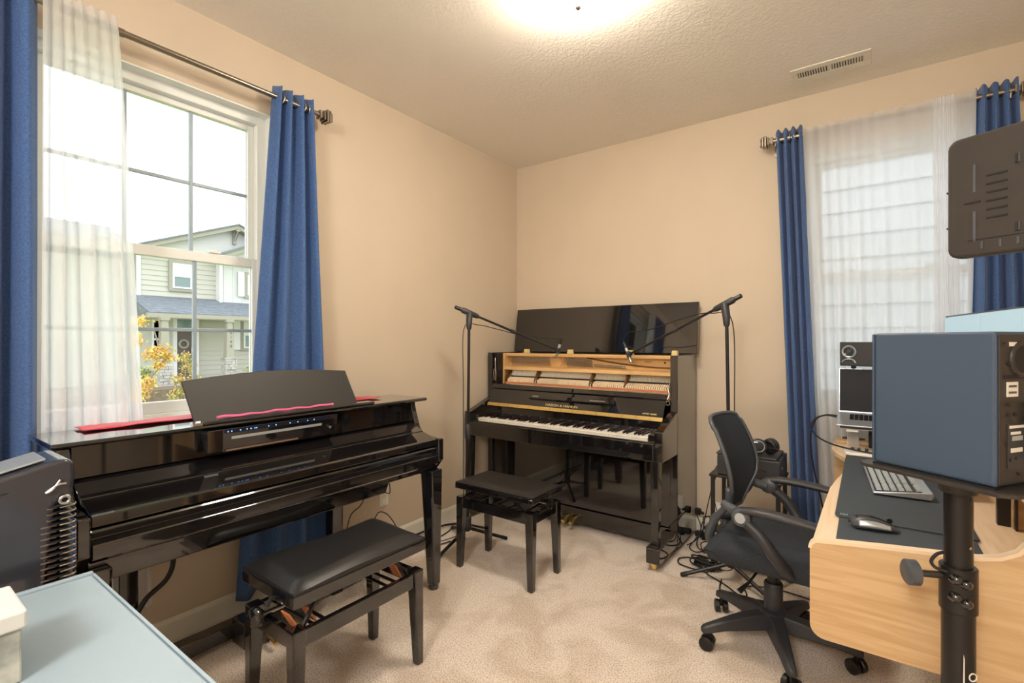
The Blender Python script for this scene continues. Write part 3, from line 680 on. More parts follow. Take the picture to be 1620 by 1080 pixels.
# ------------------------------------------------------------------ microphone stands
def micstand(label, base, top, rear, headp, feet, micdir, cable):
    r = thing('microphone_stand', label, 'microphone stand', (base[0], base[1], 0))
    b = Vector(base); tp = Vector(top)
    hub = b.copy(); hub.z = .13
    mk('pole', MB().tube([hub, hub.lerp(tp, .45)], .0125, 14), M_satin, r, smooth=50)
    mk('upper_pole', MB().tube([hub.lerp(tp, .45), tp], .009, 14), M_satin, r, smooth=50)
    c0 = hub.lerp(tp, .45); mk('height_clutch', MB().tube([c0-Vector((0, 0, .05)), c0-Vector((0, 0, .04)), c0+Vector((0, 0, .03)), c0+Vector((0, 0, .045))], [.014, .019, .019, .012], 14), M_plastic, r, smooth=50)
    mk('leg_hub', MB().tube([hub-Vector((0, 0, .05)), hub-Vector((0, 0, .04)), hub+Vector((0, 0, .03)), hub+Vector((0, 0, .04))], [.018, .026, .026, .016], 14), M_plastic, r, smooth=50)
    for f in feet:
        f = Vector(f); s = hub-Vector((0, 0, .03)); l = mk('leg', MB().tube([s, f], .0105, 10), M_satin, r, smooth=60)
        d = (f-s).normalized(); mk('rubber_foot', MB().tube([f-d*.03, f, f+d*.006], [.012, .012, .008], 10), M_cable, l, smooth=60)
    rr, hh = Vector(rear), Vector(headp); d = (hh-rr).normalized()
    L = (tp-rr).dot(d); pv = rr+d*L
    mk('boom', MB().tube([rr+d*.02, hh], .0075, 12), M_satin, r, smooth=50)
    mk('counterweight_grip', MB().tube([rr, rr+d*.003, rr+d*(L-.03)], [.009, .0125, .0125], 12), M_satin, r, smooth=50)
    mk('boom_joint', MB().tube([rr+d*(L-.06), rr+d*(L-.05), rr+d*(L+.05), rr+d*(L+.065)], [.012, .019, .017, .011], 12).tube([tp-Vector((0, 0, .07)), tp-Vector((0, 0, .06)), tp-Vector((0, 0, .02)), pv], [.012, .016, .020, .022], 12), M_plastic, r, smooth=50)
    mid = rr+d*(L+(hh-rr).length*.42-.0); mk('boom_clutch', MB().tube([mid-d*.02, mid+d*.02], .0115, 12), M_plastic, r, smooth=50)
    md = Vector(micdir).normalized()
    mk('mic_clip', MB().tube([hh-d*.012, hh+d*.010], .0135, 12).tube([hh+d*.01-md*.02, hh+d*.01+md*.02], .0135, 12), M_plastic, r, smooth=50)
    m = thing('microphone', label.replace('black boom microphone stand', 'small silver pencil microphone clipped to the boom stand').split(' standing')[0]+(' at the left of the upright piano' if base[0] < 1 else ' at the right of the upright piano'), 'microphone', tuple(hh))
    a0, a1 = hh+d*.01-md*.045, hh+d*.01+md*.055
    mk('mic_body', MB().tube([a0, a0+md*.065], .0098, 14), M_silver, m, smooth=50)
    mk('capsule', MB().tube([a0+md*.065, a1-md*.004, a1], [.0098, .0098, .008], 14), M_steel, m, smooth=50)
    mk('plug', MB().tube([a0-md*.045, a0], [.006, .0088], 12), M_satin, m, smooth=50)
    cp = [a0-md*.045]+[Vector(c) for c in cable]
    tag(mk('microphone_cable', MB().tube(smooth_pts(cp, 8), .0028, 6), M_cable, smooth=180), 'thin black cable running from the '+('left' if base[0] < 1 else 'right')+' microphone along its boom and pole', 'cable')
    return r
B1 = Vector((.355, -1.045, 0)); T1 = (.368, -1.043, 1.425); rear1 = Vector((.290, -1.090, 1.500)); head1 = (.690, -.50, 1.222)
micstand('black boom microphone stand standing left of the upright piano keyboard', B1, T1, rear1, head1,
         [(.525, -.86, .012), (.12, -.93, .012), (.37, -1.33, .012)], (-.32, .0, -1), [(.70, -.50, 1.30), (.55, -.66, 1.315), (.46, -.87, 1.36), (.40, -.99, 1.385), (.34, -1.06, 1.36), (.335, -1.06, 1.0), (.335, -1.06, .5), (.34, -1.08, .12), (.22, -1.10, .008), (.10, -1.25, .008)])
B2 = Vector((1.822, -.60, 0)); T2 = (1.803, -.612, 1.43); rear2 = Vector((1.875, -.60, 1.522)); head2 = (1.195, -.455, 1.200)
micstand('black boom microphone stand standing behind the office chair', B2, T2, rear2, head2,
         [(1.592, -.695, .012), (1.80, -.33, .012), (2.04, -.72, .012)], (.48, -.2, -1), [(1.150, -.44, 1.300), (1.19, -.45, 1.34), (1.32, -.48, 1.35), (1.58, -.54, 1.42), (1.72, -.58, 1.435), (1.83, -.60, 1.38), (1.838, -.59, .9), (1.845, -.59, .4), (1.84, -.57, .10), (1.76, -.50, .008), (1.66, -.42, .008)])

# ------------------------------------------------------------------ small side table with player box and headphones
S = thing('side_table', 'small black metal side table with shelf standing by the blue curtain', 'table', (1.875, -.39, 0))
for x in (1.712, 2.035):
    for y in (-.522, -.262): mk('leg', MB().box(x-.010, x+.010, y-.010, y+.010, 0, .529), M_satin, S, bevel=.002)
mk('table_top', MB().box(1.695, 2.052, -.54, -.245, .53, .545), M_satin, S, bevel=.004)
mk('lower_shelf', MB().box(1.723, 2.024, -.53, -.255, .22, .234), M_satin, S, bevel=.003)
q = thing('equipment_box', 'black box with curved handle slot stacked on the side table', 'electronics box', (1.88, -.39, .546))
mk('case', MB().box(1.735, 2.045, -.528, -.255, .546, .655), M_plastic, q, bevel=.006)
mk('lid_plate', MB().box(1.73, 2.03, -.525, -.27, .656, .668), M_plastic, q, bevel=.004)
mk('front_slot', MB().tube(smooth_pts([(1.80, -.5285, .60), (1.87, -.5285, .61), (1.98, -.5285, .60)], 5), .004, 6), M_black, q, smooth=60)
mk('side_button', MB().lathe([(.008, 0), (.001, .003)], (2.045, -.46, .61), (1, 0, 0), 12), M_silver, q)
hp = thing('headphones', 'black over-ear headphones with silver ring lying on the stacked box', 'headphones', (1.93, -.40, .669))
c = Vector((1.915, -.445, .712))
for k, (cc, ax) in enumerate(((Vector((1.93, -.455, .711)), Vector((.30, -.95, .12)).normalized()), (Vector((1.985, -.40, .711)), Vector((.35, .93, .10)).normalized()))):
    e = mk('ear_cup', MB().lathe([(.020, -.002), (.038, 0), (.0415, .008), (.0415, .024), (.036, .028), (.001, .028)], cc-ax*.014, ax, 28), M_plastic, hp, smooth=50)
    mk('ear_pad', MB().tube(torus_pts(cc-ax*.020, .030, ax, 24), .0115, 10, True), M_leather, hp, smooth=180)
    mk('silver_ring', MB().tube(torus_pts(cc+ax*.0145, .029, ax, 28), .0022, 6, True), M_silver, e, smooth=180)
mk('headband', MB().tube(smooth_pts([(1.90, -.47, .715), (1.85, -.47, .712), (1.795, -.44, .708), (1.78, -.40, .706), (1.80, -.35, .708), (1.87, -.33, .712), (1.95, -.36, .715)], 6), .011, 10), M_leather, hp, smooth=180)
mk('yoke', MB().tube(smooth_pts([(1.87, -.478, .73), (1.90, -.485, .735), (1.935, -.485, .735)], 4), .005, 8), M_steel, hp, smooth=60)
tag(mk('headphone_cable', MB().tube(smooth_pts([(1.965, -.44, .700), (2.00, -.45, .708), (2.045, -.46, .695), (2.065, -.465, .62), (2.06, -.47, .4), (2.05, -.45, .1), (2.0, -.40, .006)], 7), .0025, 6), M_cable, smooth=180), 'thin black cord dropping from the headphones past the side table', 'cable')

# ------------------------------------------------------------------ cables on the floor
def cable(label, pts, r=.004, m=None, name='power_cable', n=6):
    return tag(mk(name, MB().tube(smooth_pts(pts, 7), r, n), m or M_cable, smooth=180), label, 'cable')
cable('black cord rising from the tangle to the side table', [(1.56, -.15, .02), (1.57, -.16, .12), (1.63, -.20, .38), (1.695, -.27, .52)], .003)
cable('thin looping cord hanging beside the left leg of the side table', [(1.694, -.26, .54), (1.655, -.23, .50), (1.635, -.21, .38), (1.66, -.23, .26), (1.695, -.25, .18)], .0025)
cable('black cord looping from the plug behind the upright piano to the floor', [(1.515, -.121, .17), (1.53, -.16, .16), (1.56, -.19, .10), (1.55, -.25, .02), (1.60, -.30, .01), (1.64, -.25, .04), (1.64, -.18, .12), (1.60, -.14, .17), (1.565, -.16, .14), (1.55, -.22, .05), (1.50, -.28, .01)], .0035)
cable('black cord arching from the wall outlet down into the tangle', [(1.607, -.058, .12), (1.58, -.09, .15), (1.56, -.14, .15), (1.59, -.20, .09), (1.63, -.24, .02), (1.58, -.34, .008), (1.52, -.30, .008), (1.53, -.22, .03), (1.575, -.15, .10), (1.62, -.13, .15), (1.66, -.17, .12), (1.68, -.24, .03)], .0035)
cable('black cord with inline lump between the tangle and the coil', [(1.62, -.2, .04), (1.59, -.30, .05), (1.63, -.38, .03), (1.68, -.36, .05), (1.70, -.42, .01), (1.68, -.46, .01)], .0035)
cable('black cord in a wide loop left of the coiled cable', [(1.70, -.46, .015), (1.60, -.43, .008), (1.52, -.48, .008), (1.54, -.56, .008), (1.64, -.58, .008), (1.70, -.58, .008)], .004)
pl_ = mk('power_plug', MB().box(1.50, 1.535, -.12, -.085, .155, .195).cyl((1.535, -.102, .175), (1.555, -.102, .165), .009), M_cable, bevel=.006, smooth=40); tag(pl_, 'black plug block hanging behind the upright piano', 'plug')
pl_ = mk('power_plug', MB().box(1.59, 1.625, -.055, -.0165, .105, .145).box(1.60, 1.615, -.05, -.0165, .145, .158), M_cable, bevel=.005, smooth=40); tag(pl_, 'black adapter plugged in the outlet right of the upright piano', 'plug')
ps = thing('power_strip', 'dark power strip on the floor behind the tangle of cords', 'power strip', (1.60, -.09, 0))
mk('strip_body', MB().obox((1.60, -.10, .03), (.20, .045, .028), Matrix.Rotation(-.05, 3, 'Z')), M_cable, ps, bevel=.006)
mk('end_foot', MB().box(1.545, 1.565, -.115, -.085, 0, .0155), M_cable, ps)
coil = MB()
for k in range(9):
    rr = .045+.008*(k % 4); c0 = (1.665+.008*(k % 3), -.52+.006*(k % 2), .010+.006*k)
    pts_ = [(c0[0]+rr*1.15*math.cos(a), c0[1]+rr*.62*math.sin(a), c0[2]+.006*math.sin(2*a+k)) for a in [2*PI*j/20 for j in range(20)]]
    coil.tube(pts_, .0042, 6, True)
tag(mk('coiled_cable', coil, M_cable, smooth=180), 'oval coil of black cable lying on the carpet beside the tripod foot', 'cable')
cable('black cord trailing over the carpet under the office chair', [(1.70, -.60, .008), (1.80, -.66, .008), (1.90, -.74, .008), (2.0, -.73, .01), (2.15, -.70, .008), (2.3, -.78, .008), (2.42, -.9, .008)], .004)
cable('black cord making a small loop on the carpet behind the chair seat', [(1.78, -.62, .01), (1.80, -.74, .008), (1.87, -.80, .008), (1.92, -.72, .008), (1.90, -.62, .008), (2.05, -.56, .008), (2.3, -.60, .008)], .0035)
cable('thick black cord lying along the baseboard of the window wall', [(.035, -1.90, .02), (.035, -1.6, .02), (.04, -1.3, .025), (.045, -1.05, .025), (.10, -.85, .01), (.30, -.80, .01)], .007)
cable('thin black cord bowing over the carpet beside the baseboard', [(.05, -1.75, .01), (.11, -1.45, .008), (.16, -1.22, .008), (.14, -1.0, .008), (.09, -.9, .008)], .004)
cable('thin black cord curving on the carpet near the left window wall', [(.06, -1.8, .01), (.13, -1.5, .008), (.22, -1.25, .008), (.26, -1.10, .008)], .004)
cable('black cord from the wall outlet up behind the digital piano', [(.012, -1.42, .355), (.06, -1.42, .36), (.10, -1.46, .45), (.12, -1.50, .56), (.13, -1.5, .70)], .003)
cable('thin black cord hanging between outlet and bench', [(.13, -1.64, .58), (.12, -1.63, .45), (.10, -1.66, .36), (.08, -1.72, .30), (.06, -1.75, .10)], .003)
cable('black cord arching above the carpet behind the leather seat', [(.10, -1.62, .02), (.10, -1.56, .26), (.12, -1.50, .27), (.14, -1.44, .18), (.12, -1.40, .10), (.10, -1.36, .02)], .003)
cable('white cord lying on the carpet below the leather seat bench', [(.22, -1.75, .01), (.32, -1.80, .01), (.42, -1.86, .01), (.50, -1.98, .01), (.46, -2.12, .01)], .004, M_wcable)
cable('thick black cord curling below the left end of the digital piano', [(.255, -2.66, .545), (.265, -2.64, .45), (.26, -2.66, .38), (.25, -2.72, .33), (.245, -2.75, .28)], .009)

# ------------------------------------------------------------------ office chair
ch = thing('office_chair', 'black mesh office chair with flip-up armrests and five-star base at the desk', 'chair', (2.09, -1.08, 0), math.radians(-4))
cm = M_plastic
a0 = math.radians(4)
for k, deg in enumerate((0, 72, 148, 219, 289.5)):
    a = math.radians(deg)+a0; d = Vector((math.cos(a), math.sin(a), 0)); s = Vector((-d.y, d.x, 0))
    vs = []; fs = []
    for t, w, zt, zb in ((.02, .040, .150, .085), (.12, .036, .140, .085), (.22, .026, .118, .080), (.295, .020, .098, .068), (.31, .012, .090, .068)):
        vs += [d*t+s*w+Vector((0, 0, zb)), d*t-s*w+Vector((0, 0, zb)), d*t-s*w*.7+Vector((0, 0, zt)), d*t+s*w*.7+Vector((0, 0, zt))]
    for i in range(4):
        for j in range(4): fs.append((i*4+j, i*4+(j+1) % 4, i*4+4+(j+1) % 4, i*4+4+j))
    fs += [(3, 2, 1, 0), (16, 17, 18, 19)]
    lg = mk('base_leg', MB().add(vs, fs), cm, ch, bevel=.006, smooth=40, local=True)
    cc = d*.285; rot = Vector((math.cos(a+.9), math.sin(a+.9), 0))
    cs = mk('caster', MB().tube([cc+rot*.006+Vector((0, 0, .028)), cc+rot*.010+Vector((0, 0, .028)), cc+rot*.026+Vector((0, 0, .028)), cc+rot*.03+Vector((0, 0, .028))], [.024, .028, .028, .020], 20).tube([cc-rot*.006+Vector((0, 0, .028)), cc-rot*.010+Vector((0, 0, .028)), cc-rot*.026+Vector((0, 0, .028)), cc-rot*.03+Vector((0, 0, .028))], [.024, .028, .028, .020], 20).cyl(cc+Vector((0, 0, .03)), cc+Vector((0, 0, .078)), .008), M_satin, lg, smooth=40, local=True)
mk('base_hub', MB().lathe([(.03, .075), (.052, .08), (.052, .15), (.04, .158), (.001, .158)], n=24), cm, ch, smooth=40, local=True)
mk('lower_column', MB().lathe([(.034, .158), (.036, .165), (.036, .265), (.033, .27), (.001, .27)], n=24), cm, ch, smooth=40, local=True)
mk('gas_lift', MB().cyl((0, 0, .27), (0, 0, .36), .024, .026, 20), M_satin, ch, smooth=40, local=True)
mk('tilt_mechanism', MB().box(-.10, .10, -.07, .07, .345, .385), M_satin, ch, bevel=.01, local=True)
mk('height_lever', MB().tube([(-.03, -.07, .35), (-.06, -.13, .30), (-.09, -.17, .265)], [.005, .005, .012], 10), M_satin, ch, smooth=50, local=True)
# seat cushion
def seatfn(u, v):
    x = -.215+.475*u; y = -.235+.47*v
    e = min(1, min(u, 1-u)/.16); g = min(1, min(v, 1-v)/.16); s = math.sin(e*PI/2)*math.sin(g*PI/2)
    rr = 1-.06*(1-math.sin(e*PI/2)); return (x, y*rr, .425+.062*s**.6-.02*max(0, (u-.8)/.2)**2)
sb = MB().grid(seatfn, 22, 22); n = 23; rim = [i for i in range(n)]+[n*j+n-1 for j in range(1, n)]+[n*(n-1)+i for i in range(n-2, -1, -1)]+[n*j for j in range(n-2, 0, -1)]
b0 = len(sb.v)
for i in rim: vx = sb.v[i]; sb.v.append((vx[0]*.93, vx[1]*.9, .380))
for k in range(len(rim)): sb.f.append((rim[k], b0+k, b0+(k+1) % len(rim), rim[(k+1) % len(rim)]))
sb.f.append(tuple(b0+k for k in range(len(rim))))
mk('seat', sb, M_mesh, ch, smooth=60, local=True)
# backrest: curved mesh panel with a frame
def bw(t): return [.075, .13, .185, .205, .205, .200, .190, .175][min(7, int(t*7))]*(1-(t*7-int(t*7)))+[.075, .13, .185, .205, .205, .200, .190, .175, .175][min(8, int(t*7)+1)]*(t*7-int(t*7))
def bpt(t, s, off=0):
    z = .555+.395*t; xc = -.155-.025*math.sin(t*PI)*-.6-.085*t**1.3
    w = bw(t)
    if t > .93: z = z-.012*(abs(s)**6)
    return Vector((xc+.055*(abs(s)**2)*(w/.2)**2-off, w*s, z))
bk_ = MB().grid(lambda u, v: bpt(v, 2*u-1), 20, 24)
mk('back_mesh', bk_, M_mesh, ch, solid=.006, smooth=180, local=True)
loop = [bpt(t/20, -1) for t in range(21)]+[bpt(1, s/8-1) for s in range(1, 16)]+[bpt(1-t/20, 1) for t in range(21)]+[bpt(0, 1-s/5) for s in range(1, 10)]
mk('back_frame', MB().tube(loop, .0085, 8, True), M_greyplastic, ch, smooth=180, local=True)
for s in (-1, 1):
    sp = smooth_pts([(-.06, s*.05, .375), (-.15, s*.06, .372), (-.215, s*.09, .40), (-.222, s*.12, .46), (-.185, s*.14, .54), (-.135, s*.165, .61), (-.125, s*.185, .68)], 5)
    mk('back_support', MB().tube(sp, [.016]*8+[.020]*10+[.014]*(len(sp)-18), 10), M_greyplastic, ch, smooth=180, local=True)
mk('lumbar_bridge', MB().tube(smooth_pts([(-.215, -.11, .47), (-.235, 0, .49), (-.215, .11, .47)], 6), .018, 10), M_greyplastic, ch, smooth=180, local=True)
for s in (-1, 1):
    pv = Vector((-.055 if s < 0 else -.075, s*.262, .603))
    pad = smooth_pts([pv+Vector((-.03, 0, .014)), pv+Vector((.03, s*.004, .028)), pv+Vector((.12, s*.008, .030)), pv+Vector((.22, s*.008, .022)), pv+Vector((.30, s*.004, .012))], 5)
    am = MB(); vs = []; fs = []
    for i, p in enumerate(pad):
        q = i/(len(pad)-1); w = .020+.010*math.sin(q*PI); h = .011+.006*math.sin(q*PI)
        for a in range(10): an = 2*PI*a/10; vs.append(p+Vector((0, math.cos(an)*w, math.sin(an)*h)))
    for i in range(len(pad)-1):
        for a in range(10): fs.append((i*10+a, i*10+(a+1) % 10, i*10+10+(a+1) % 10, i*10+10+a))
    fs += [tuple(range(9, -1, -1)), tuple(len(vs)-10+a for a in range(10))]
    ar = mk('armrest', am.add(vs, fs), cm, ch, smooth=180, local=True)
    mk('pivot_housing', MB().lathe([(.020, -.026), (.034, -.018), (.034, .018), (.026, .024), (.001, .024)], pv, (0, s, 0), 24), M_greyplastic, ar, smooth=50, local=True)
    mk('pivot_cap', MB().lathe([(.021, .024), (.019, .029), (.001, .030)], pv, (0, s, 0), 24), M_silver, ar, smooth=50, label='round pale grey pivot cap', local=True)
    sv = smooth_pts([pv+Vector((.005, 0, -.01)), pv+Vector((.07, s*.01, -.06)), pv+Vector((.125, s*.002, -.14)), Vector((.10, s*.21, .400)), Vector((.075, s*.12, .372)), Vector((.03, s*.05, .372))], 5)
    rad = [.024-.006*abs(i/(len(sv)-1)-.5) for i in range(len(sv))]
    mk('arm_strut', MB().tube(sv, rad, 10), cm, ar, smooth=180, local=True)
    mk('arm_link', MB().tube([pv+Vector((-.01, -s*.02, .0)), pv+Vector((-.085, -s*.055, .02))], [.022, .016], 10), M_greyplastic, ar, smooth=60, local=True)

# ------------------------------------------------------------------ desk
dk = thing('studio_desk', 'light oak studio desk with rounded side panel and raised shelf', 'desk', (2.7, -1.1, 0))
YN = -1.84
def arc(cx, cz, r, a0_, a1_, n=6): return [(cx+r*math.cos(math.radians(a0_+(a1_-a0_)*k/n)), cz+r*math.sin(math.radians(a0_+(a1_-a0_)*k/n))) for k in range(n+1)]
side = arc(2.283+.035, .482+.035, .035, 270, 180)+arc(2.283+.022, .742-.022, .022, 180, 95)+[(2.45, .759), (2.58, .772)]
side += [(2.62, .776), (2.655, .785), (2.685, .804), (2.703, .832), (2.71, .87)]+[(2.712, .915), (3.12, .915), (3.12, .0), (2.80, .0), (2.80, .482)]
dsp = mk('side_panel', MB().prism(side, 1, YN, YN+.022), M_oak, dk)
# edge band following the top outline
ob = [p for p in arc(2.283+.022, .742-.022, .022, 180, 95)]+[(2.45, .759), (2.58, .772), (2.62, .776), (2.655, .785), (2.685, .804), (2.703, .832), (2.71, .87), (2.712, .915)]
mbb = MB(); vs = []
for i, (x, z) in enumerate(ob):
    a = ob[max(i-1, 0)]; b = ob[min(i+1, len(ob)-1)]; dx, dzz = b[0]-a[0], b[1]-a[1]; L_ = math.hypot(dx, dzz); nx, nz = -dzz/L_, dx/L_
    vs += [(x+nx*.004, YN-.001, z+nz*.004), (x+nx*.004, YN+.023, z+nz*.004), (x-nx*.002, YN+.023, z-nz*.002), (x-nx*.004, YN-.001, z-nz*.004)]
fs = []
for i in range(len(ob)-1):
    for j in range(4): fs.append((i*4+j, i*4+(j+1) % 4, i*4+4+(j+1) % 4, i*4+4+j))
fs += [(0, 1, 2, 3), tuple(len(vs)-1-k for k in range(4))]
mk('edge_band', mbb.add(vs, fs), M_band, dsp, smooth=40)
# desktop with stepped user edge (plan outline)
plan = [(2.288, YN+.023), (2.292, -1.45), (2.297, -1.22), (2.310, -1.08), (2.330, -.93), (2.333, -.74), (2.322, -.62), (2.280, -.50), (2.262, -.42), (2.262, -.30), (2.262, -.16), (3.12, -.16), (3.12, YN+.023)]
mk('desktop', MB().prism(plan, 2, .714, .738), M_oaktop, dk, bevel=.003)
pe = [(2.295, -.60), (2.262, -.45), (2.262, -.18), (2.28, -.18), (2.28, -.44), (2.31, -.58)]
mk('far_side_panel', MB().prism([(2.262, .32), (2.262, .713), (3.12, .713), (3.12, 0), (2.80, 0), (2.75, .32)], 1, -.182, -.161), M_oak, dk)
mk('modesty_panel', MB().box(3.095, 3.119, YN+.024, -.183, .25, .713), M_oak, dk)
# raised shelf (hutch) with rack bay
mk('raised_shelf', MB().box(2.728, 3.12, YN+.024, -.162, .890, .912), M_oaktop, dk, bevel=.003)
mk('shelf_edge', MB().box(2.716, 2.7275, YN+.024, -.162, .888, .913), M_band, dk, bevel=.002)
for y in (-1.40, -1.00, -.55): mk('shelf_divider', MB().box(2.75, 3.09, y, y+.018, .739, .889), M_oak, dk)
rk = mk('rack_rail', MB().box(2.752, 2.757, -1.42, -1.402, .740, .888), M_satin, dk)
mk('rack_rail', MB().box(2.720, 2.749, -1.382, -1.36, .740, .888), M_satin, dk)
# near mini panel seen under the shelf
mk('drawer_front', MB().box(2.66, 2.68, -1.15, -.98, .739, .86), M_oak, dk, bevel=.002)
bx = thing('desk_riser', 'small oak block on the far end of the desk under the laptop stand', 'riser', (2.36, -.24, .739))
mk('block', MB().box(2.268, 2.45, -.262, -.19, .739, .757), M_oak, bx, bevel=.003)
# desk mats
def pad_poly(x0, x1, y0, y1, r=.02): return [(x0+r+r*math.cos(a), y0+r+r*math.sin(a)) for a in [PI+PI/2*k/4 for k in range(5)]]+[(x1, y0), (x1, y1), (x0, y1)]
tag(mk('desk_mat', MB().prism(pad_poly(2.328, 2.655, -1.59, -.60), 2, .7425, .7465), M_pad, bevel=.001), 'large charcoal desk mat under the keyboard and mouse', 'desk mat')
tag(mk('desk_mat', MB().prism(pad_poly(2.340, 2.648, -1.812, -1.45, .004), 2, .7385, .7420), M_pad), 'second charcoal desk mat peeking out at the near desk end', 'desk mat')
lg_ = MB()
for k, (a, b, c_, d_) in enumerate(((0, .018, 0, .002), (0, .002, 0, .016), (.008, .010, 0, .016), (.016, .018, 0, .016), (.004, .014, .007, .009))): lg_.box(2.342+a, 2.342+b, -1.572+c_, -1.572+d_, .7467, .7469)
tag(mk('mat_emblem', lg_, M_silver), 'small pale woven tag on the near left corner of the desk mat', 'emblem')
# keyboard
kb = thing('keyboard', 'grey computer keyboard with pale keys lying on the desk mat', 'keyboard', (2.49, -1.045, .747))
kb.rotation_euler = (0, 0, math.radians(4)); ORG[kb.name] = (0, 0, 0)
def kz(x): return .012+.016*(x+.075)/.15
# local: x across (user side negative), y along; near end is negative y
mk('body', MB().prism([(-.080, .004), (-.080, .012), (.080, .030), (.085, .020), (.078, .004)], 1, -.225, .225), M_alu, kb, bevel=.003, local=True)
mk('key_well', MB().prism([(-.074, .0128), (-.074, .0138), (.051, .0272), (.051, .026)], 1, -.220, .212), M_satin, kb, local=True)
krow = MB().frust((-.0082, .0082, -.0082, .0082, 0), (-.0068, .0068, -.0068, .0068, .006)); k0 = None
for r in range(6):
    for cidx in range(21):
        if cidx in (4, 8, 9) and cidx == 4: continue
        x = -.062+r*.0205+(.006 if r == 5 else 0); y = -.208+cidx*.0205
        if k0 is None: k0 = mk('keycap', krow, M_key, kb, local=True); c = k0
        else: c = k0.copy(); COL.objects.link(c)
        c.location = (x, y, kz(x)+.003); c.rotation_euler = (0, -.107, 0)
mk('fold_foot', MB().box(.055, .075, -.215, -.19, 0, .012), M_satin, kb, local=True)
mk('fold_foot', MB().box(.055, .075, .19, .215, 0, .012), M_satin, kb, local=True)
# mouse
ms = thing('computer_mouse', 'dark grey contoured computer mouse on the desk mat', 'mouse', (2.425, -1.645, .7468), math.radians(12))
def mfn(u, v):
    x = -.058+.116*u; hh = .038*math.sin(PI*min(1, u*1.02+.03))**.55*(1-.45*u); w = .034*(math.sin(PI*min(.98, u*.96+.03))**.35)*(1-.12*math.sin(u*PI))
    an = PI*v; return (x, -w*math.cos(an), .002+hh*math.sin(an)**.8)
mk('shell', MB().grid(mfn, 24, 16), M_kbody, ms, solid=.002, smooth=180, local=True)
mk('top_trim', MB().grid(lambda u, v: (lambda p: (p[0], p[1], p[2]+.0016))(mfn(.12+.8*u, .36+.22*v)), 20, 4), M_satin, ms, solid=.001, smooth=180, local=True)
mk('side_grip', MB().grid(lambda u, v: (lambda p: (p[0], p[1]-.0012, p[2]))(mfn(.15+.65*u, .03+.20*v)), 20, 4), M_alu, ms, solid=.001, smooth=180, local=True)
mk('scroll_wheel', MB().cyl((.036, -.003, .024), (.036, .003, .024), .007, n=14), M_satin, ms, smooth=40, local=True)
mk('base', MB().box(-.05, .05, -.026, .026, 0, .003), M_satin, ms, bevel=.001, local=True)

# laptop on its stand
ls = thing('laptop_stand', 'clear acrylic laptop stand with silver tray at the far end of the desk', 'stand', (2.45, -.36, .739))
mk('upright', MB().box(2.325, 2.375, -.335, -.315, .739, .846), M_frost, ls, bevel=.003)
mk('upright', MB().box(2.53, 2.58, -.335, -.315, .739, .846), M_frost, ls, bevel=.003)
mk('tray', MB().box(2.29, 2.62, -.46, -.25, .847, .852), M_alu, ls, bevel=.002)
mk('clip', MB().box(2.325, 2.375, -.4605, -.44, .835, .8465), M_white, ls, bevel=.002)
mk('centre_post', MB().cyl((2.43, -.30, .739), (2.43, -.30, .846), .016), M_satin, ls, smooth=40)
lt = thing('laptop', 'open silver laptop with black screen on the clear stand', 'laptop', (2.45, -.36, .853))
bs = mk('base', MB().prism([(-.47, .862), (-.47, .868), (-.24, .905), (-.24, .893)], 0, 2.285, 2.625), M_alu, lt, bevel=.002)
mk('front_foot', MB().box(2.30, 2.61, -.468, -.45, .853, .8625), M_satin, lt)
kbz = lambda y: .868+(y+.47)*.161
k0 = None
for r in range(5):
    for c_ in range(13):
        x = 2.345+c_*.0200; y = -.365+r*.0195
        if k0 is None: k0 = mk('keycap', MB().obox((0, 0, 0), (.0165, .0160, .0016), Matrix.Rotation(.16, 3, 'X')), M_satin, lt, local=True); c = k0
        else: c = k0.copy(); COL.objects.link(c)
        c.location = Vector((x, y, kbz(y)+.0012))-Vector(lt.location)
scr = mk('screen_lid', MB().prism([(-.238, .904), (-.232, .904), (-.195, 1.135), (-.201, 1.136)], 0, 2.285, 2.625), M_alu, lt, bevel=.002)
def spt(t, o): a = Vector((0, -.238, .904)); b = Vector((0, -.201, 1.136)); p = a.lerp(b, t); return (p.y-o, p.z+.16*o)
mk('display', MB().prism([spt(.03, .0002), spt(.985, .0002), spt(.985, .0012), spt(.03, .0012)], 0, 2.289, 2.621), M_screen, scr)
# small desktop speaker behind laptop
sp2 = thing('desktop_speaker', 'small black desktop speaker with white-rimmed cone behind the laptop', 'speaker', (2.39, -.24, .739))
mk('speaker_post', MB().cyl((2.35, -.155, .913) if False else (2.35, -.19, .739), (2.35, -.19, 1.158), .012).box(2.30, 2.40, -.21, -.175, .758, .764), M_satin, sp2, smooth=40)
m3 = Matrix.Rotation(math.radians(-14), 3, 'Z'); cS = Vector((2.372, -.205, 1.214))
mk('cabinet', MB().obox(cS, (.145, .10, .128), m3), M_plastic, sp2, bevel=.004)
fx = m3@Vector((0, -1, 0)); ctr = cS+m3@Vector((-.03, -.0505, .012))
mk('cone_ring', MB().lathe([(.030, 0), (.0335, .002), (.030, .005), (.026, .002)], ctr, fx, 24), M_silver, sp2, smooth=60)
mk('cone', MB().lathe([(.0265, .001), (.012, -.0005), (.010, .004), (.001, .006)], ctr+fx*.001, fx, 24), M_cone, sp2, smooth=60)
mk('port_trim', MB().tube([ctr+m3@Vector((.030*math.cos(a), -.002, -.058+.020*math.sin(a))) for a in [PI*k/10 for k in range(11)]], .0035, 6), M_silver, sp2, smooth=60)
